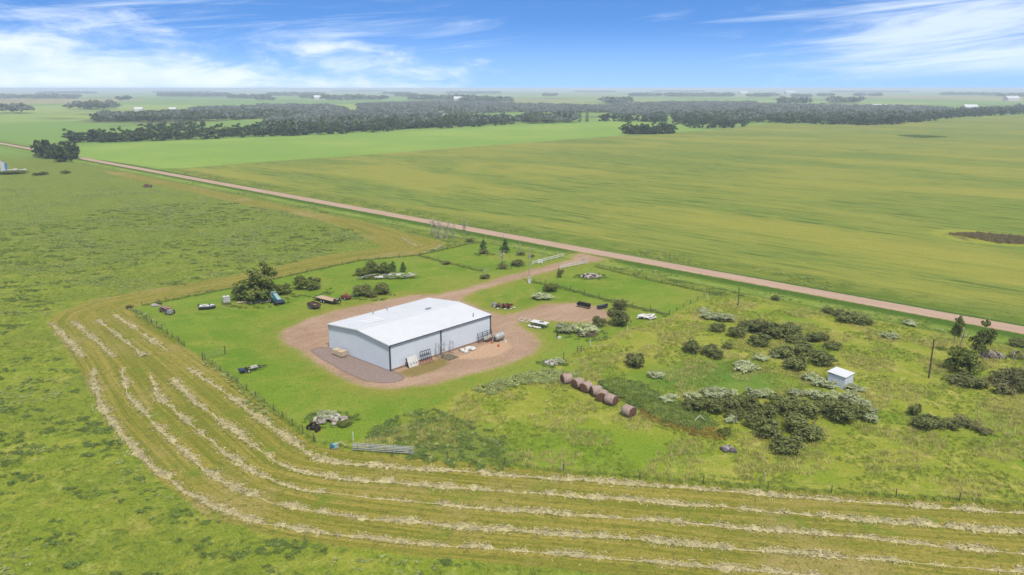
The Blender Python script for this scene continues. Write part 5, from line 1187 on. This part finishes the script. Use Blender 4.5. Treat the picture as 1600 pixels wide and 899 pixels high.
for px, py, m_, lab in ((768.5, 537, M_orange, 'orange plastic jug on the dirt below the fuel tank'), (779, 542, M_orange, 'orange and white can on dry grass below the fuel tank'), (789.5, 536, M_white, 'small white can beside the fuel tank')):
    p = spot(px, py); t = thing('fuel_can', lab, 'can', p, .4); MB().box((0, 0, .28), (.4, .26, .5), None, .8).build('can_body', m_, t); MB().tube([(.1, 0, .5), (.18, 0, .66)], .05, 6).build('spout', M_white, t)
# white deck wreck and frame
p = spot(843, 511); t = thing('white_deck', 'flat white wagon deck with white junk beneath, at the gravel edge', 'wagon', p, heading(829, 508, 860, 513))
MB().box((0, 0, 1.0), (3.7, 1.9, .12), RY(.03)).build('deck', M_white, t); MB().box((0, -.98, .93), (3.7, .06, .2), RY(.03)).build('deck_edge', M_dark_trim, t)
for x in (-1.5, 1.5):
    for y in (-.8, .8): MB().box((x, y, .47), (.12, .12, .95)).build('leg', M_galv, t)
for k in range(6): v_, f_ = rock_bm(RS, RS.uniform(.25, .42), .8); MB().add(v_, f_, True).build('white_bundle', M_white, t, (-1.9 + k*.5, -1.1 + RS.uniform(-.2, .3), .2))
MB().box((.4, .2, 1.12), (.9, .35, .12), RZ(.4)).build('loose_board', M_dark_trim, t)
p = spot(819, 502); t = thing('white_lattice', 'empty white window frame lying on grass by the gravel', 'frame', p, heading(807, 497, 828, 503))  # a plain empty white frame, no lattice work
for y in (-.7, .7): MB().bar((-1.2, y, .15+.3*(y > 0)), (1.2, y, .15+.3*(y > 0)), .09).build('long_bar', M_white, t)
for x in (-1.2, 0, 1.2): MB().bar((x, -.7, .15), (x, .7, .45), .09).build('short_bar', M_white, t)
p = spot(872, 528); t = thing('salt_block', 'dark stump with small white block at its foot by the silver shrub', 'stump', p); MB().tube([(-.1, .4, 0), (-.12, .42, .9), (.1, .45, 1.2)], [.2, .16, .06], 8).build('stump', M_darkpole, t); MB().box((.2, -.3, .16), (.7, .45, .3), RZ(.2)).build('white_block', M_white, t)
def b_brush(t, rs):
    for k in range(70):
        a = rs.uniform(0, 3.14); l = rs.uniform(.6, 1.4); x, y, z = rs.gauss(0, .8), rs.gauss(0, .5), rs.uniform(.1, .7)
        MB().bar((x - l*math.cos(a), y - l*math.sin(a)*.6, z), (x + l*math.cos(a), y + l*math.sin(a)*.6, z + rs.uniform(-.1, .3)), .05).build('twig', M_manure, t)
pile(917, 526, 'brush_heap', 'brown heap of cut twigs below the silver shrubs', 'brush heap', b_brush)
p = spot(912, 481); t = thing('feed_trough', 'long dark metal feed trough on the gravel lobe edge', 'trough', p, heading(903, 477, 925, 482))
MB().add([(-1.7,-.25,.4),(1.7,-.25,.4),(1.7,.25,.4),(-1.7,.25,.4),(-1.7,-.5,.95),(1.7,-.5,.95),(1.7,.5,.95),(-1.7,.5,.95)], [(3,2,1,0),(0,1,5,4),(1,2,6,5),(2,3,7,6),(3,0,4,7)]).build('basin', M_black, t)
for x in (-1.5, 1.5):
    for y in (-.3, .3): MB().bar((x, y*1.6, 0), (x, y, .6), .09).build('leg', M_black, t)
MB().box((0, .3, 1.1), (3.4, .1, .25)).build('back_board', M_brown, t)
p = spot(942, 482); t = thing('tarped_boat', 'dark tarp-covered hull beside the round willow', 'boat', p, heading(934, 481, 954, 477)); t.scale = (.8, .75, .7)
MB().add(*hull(.1, .9, 0)).build('cover', M_tarp, t); MB().add(*hull(.85, 1.15, .3)).build('cover_ridge', M_tarp, t); MB().box((-1.5, 0, .4), (.4, 1.2, .5)).build('stern_block', M_navy, t)
def b_boards(t, rs):
    for k in range(13):
        MB().box((rs.uniform(-1.4, 1.4), rs.uniform(-.8, .8), .2 + k*.06), (rs.uniform(1.2, 2.4), rs.uniform(.5, .9), .05), RZ(rs.uniform(-.6, .8)) @ RY(rs.uniform(-.4, .4)) @ RX(rs.uniform(-.5, .5))).build('white_board', M_white if k % 3 else M_dirty_white, t)
    for x, y in ((1.8, -.2), (.9, -1.1)): MB().box((x, y, .4), (.12, .12, .9), RX(.2)).build('upright_board', M_white, t)
pile(1009, 498, 'board_heap', 'heap of broken white boards below the paddock fence', 'boards', b_boards)
p = spot(1093, 660); t = thing('pipe_tripod', 'white triangular pipe frame standing in weeds by the thicket', 'frame', p, .2)
for a, b in (((-1.0, 0, .1), (0, 0, 1.1)), ((1.0, -.3, .1), (0, 0, 1.1)), ((-1.0, 0, .1), (1.0, -.3, .1)), ((-.8, .3, .1), (0, 0, 1.1))): MB().tube([a, b], .05, 6).build('pipe', M_white, t)
pile(1136, 703, 'dark_stone_heap', 'small heap of purplish dark stones in grass below the thicket', 'rock pile', b_rocks(16, .9, .3, (mat('dark_stone', C(112, 100, 112), .9, .3), M_stone)))
def b_logs(t, rs):
    for r_, n in ((0, 9), (1, 8), (2, 5)):
        for k in range(n): MB().tube([(-2.2 + k*.5 + r_*.22, -.9 + rs.uniform(-.2, .2), .22 + r_*.36), (-2.1 + k*.5 + r_*.22, .9, .24 + r_*.36)], rs.uniform(.17, .24), 8).build('log', rs.choice((M_deadwood, M_bark, M_stone)), t)
pile(1552, 559, 'log_pile', 'stacked grey log pile in the grass beneath the birches', 'log pile', b_logs)
p = spot(231, 293); t = thing('red_wreck', 'dark red farm wreck alone in the far pasture', 'wreck', p, heading(222, 293, 240, 293)); MB().box((0, 0, .8), (4.2, 1.6, .8), None, .8).build('wreck_body', M_brown, t); MB().box((-.6, 0, 1.4), (1.6, 1.3, .6), None, .8).build('cab', M_rust, t); [wheel(t, x, y, .4) for x in (-1.3, 1.3) for y in (-.8, .8)]
for px, py, lab in ((58, 274, 'low dark bush beside the far barn track'), (66, 273, 'dark bush on the far pasture near the barn'), (104, 271, 'small dark bush alone in the far pasture'), (20, 271, 'long low hedge bush before the blue and white barn')):
    bush(px, py, 18 if px != 20 else 44, 5, 'poplar', 'pasture_bush', lab, None)
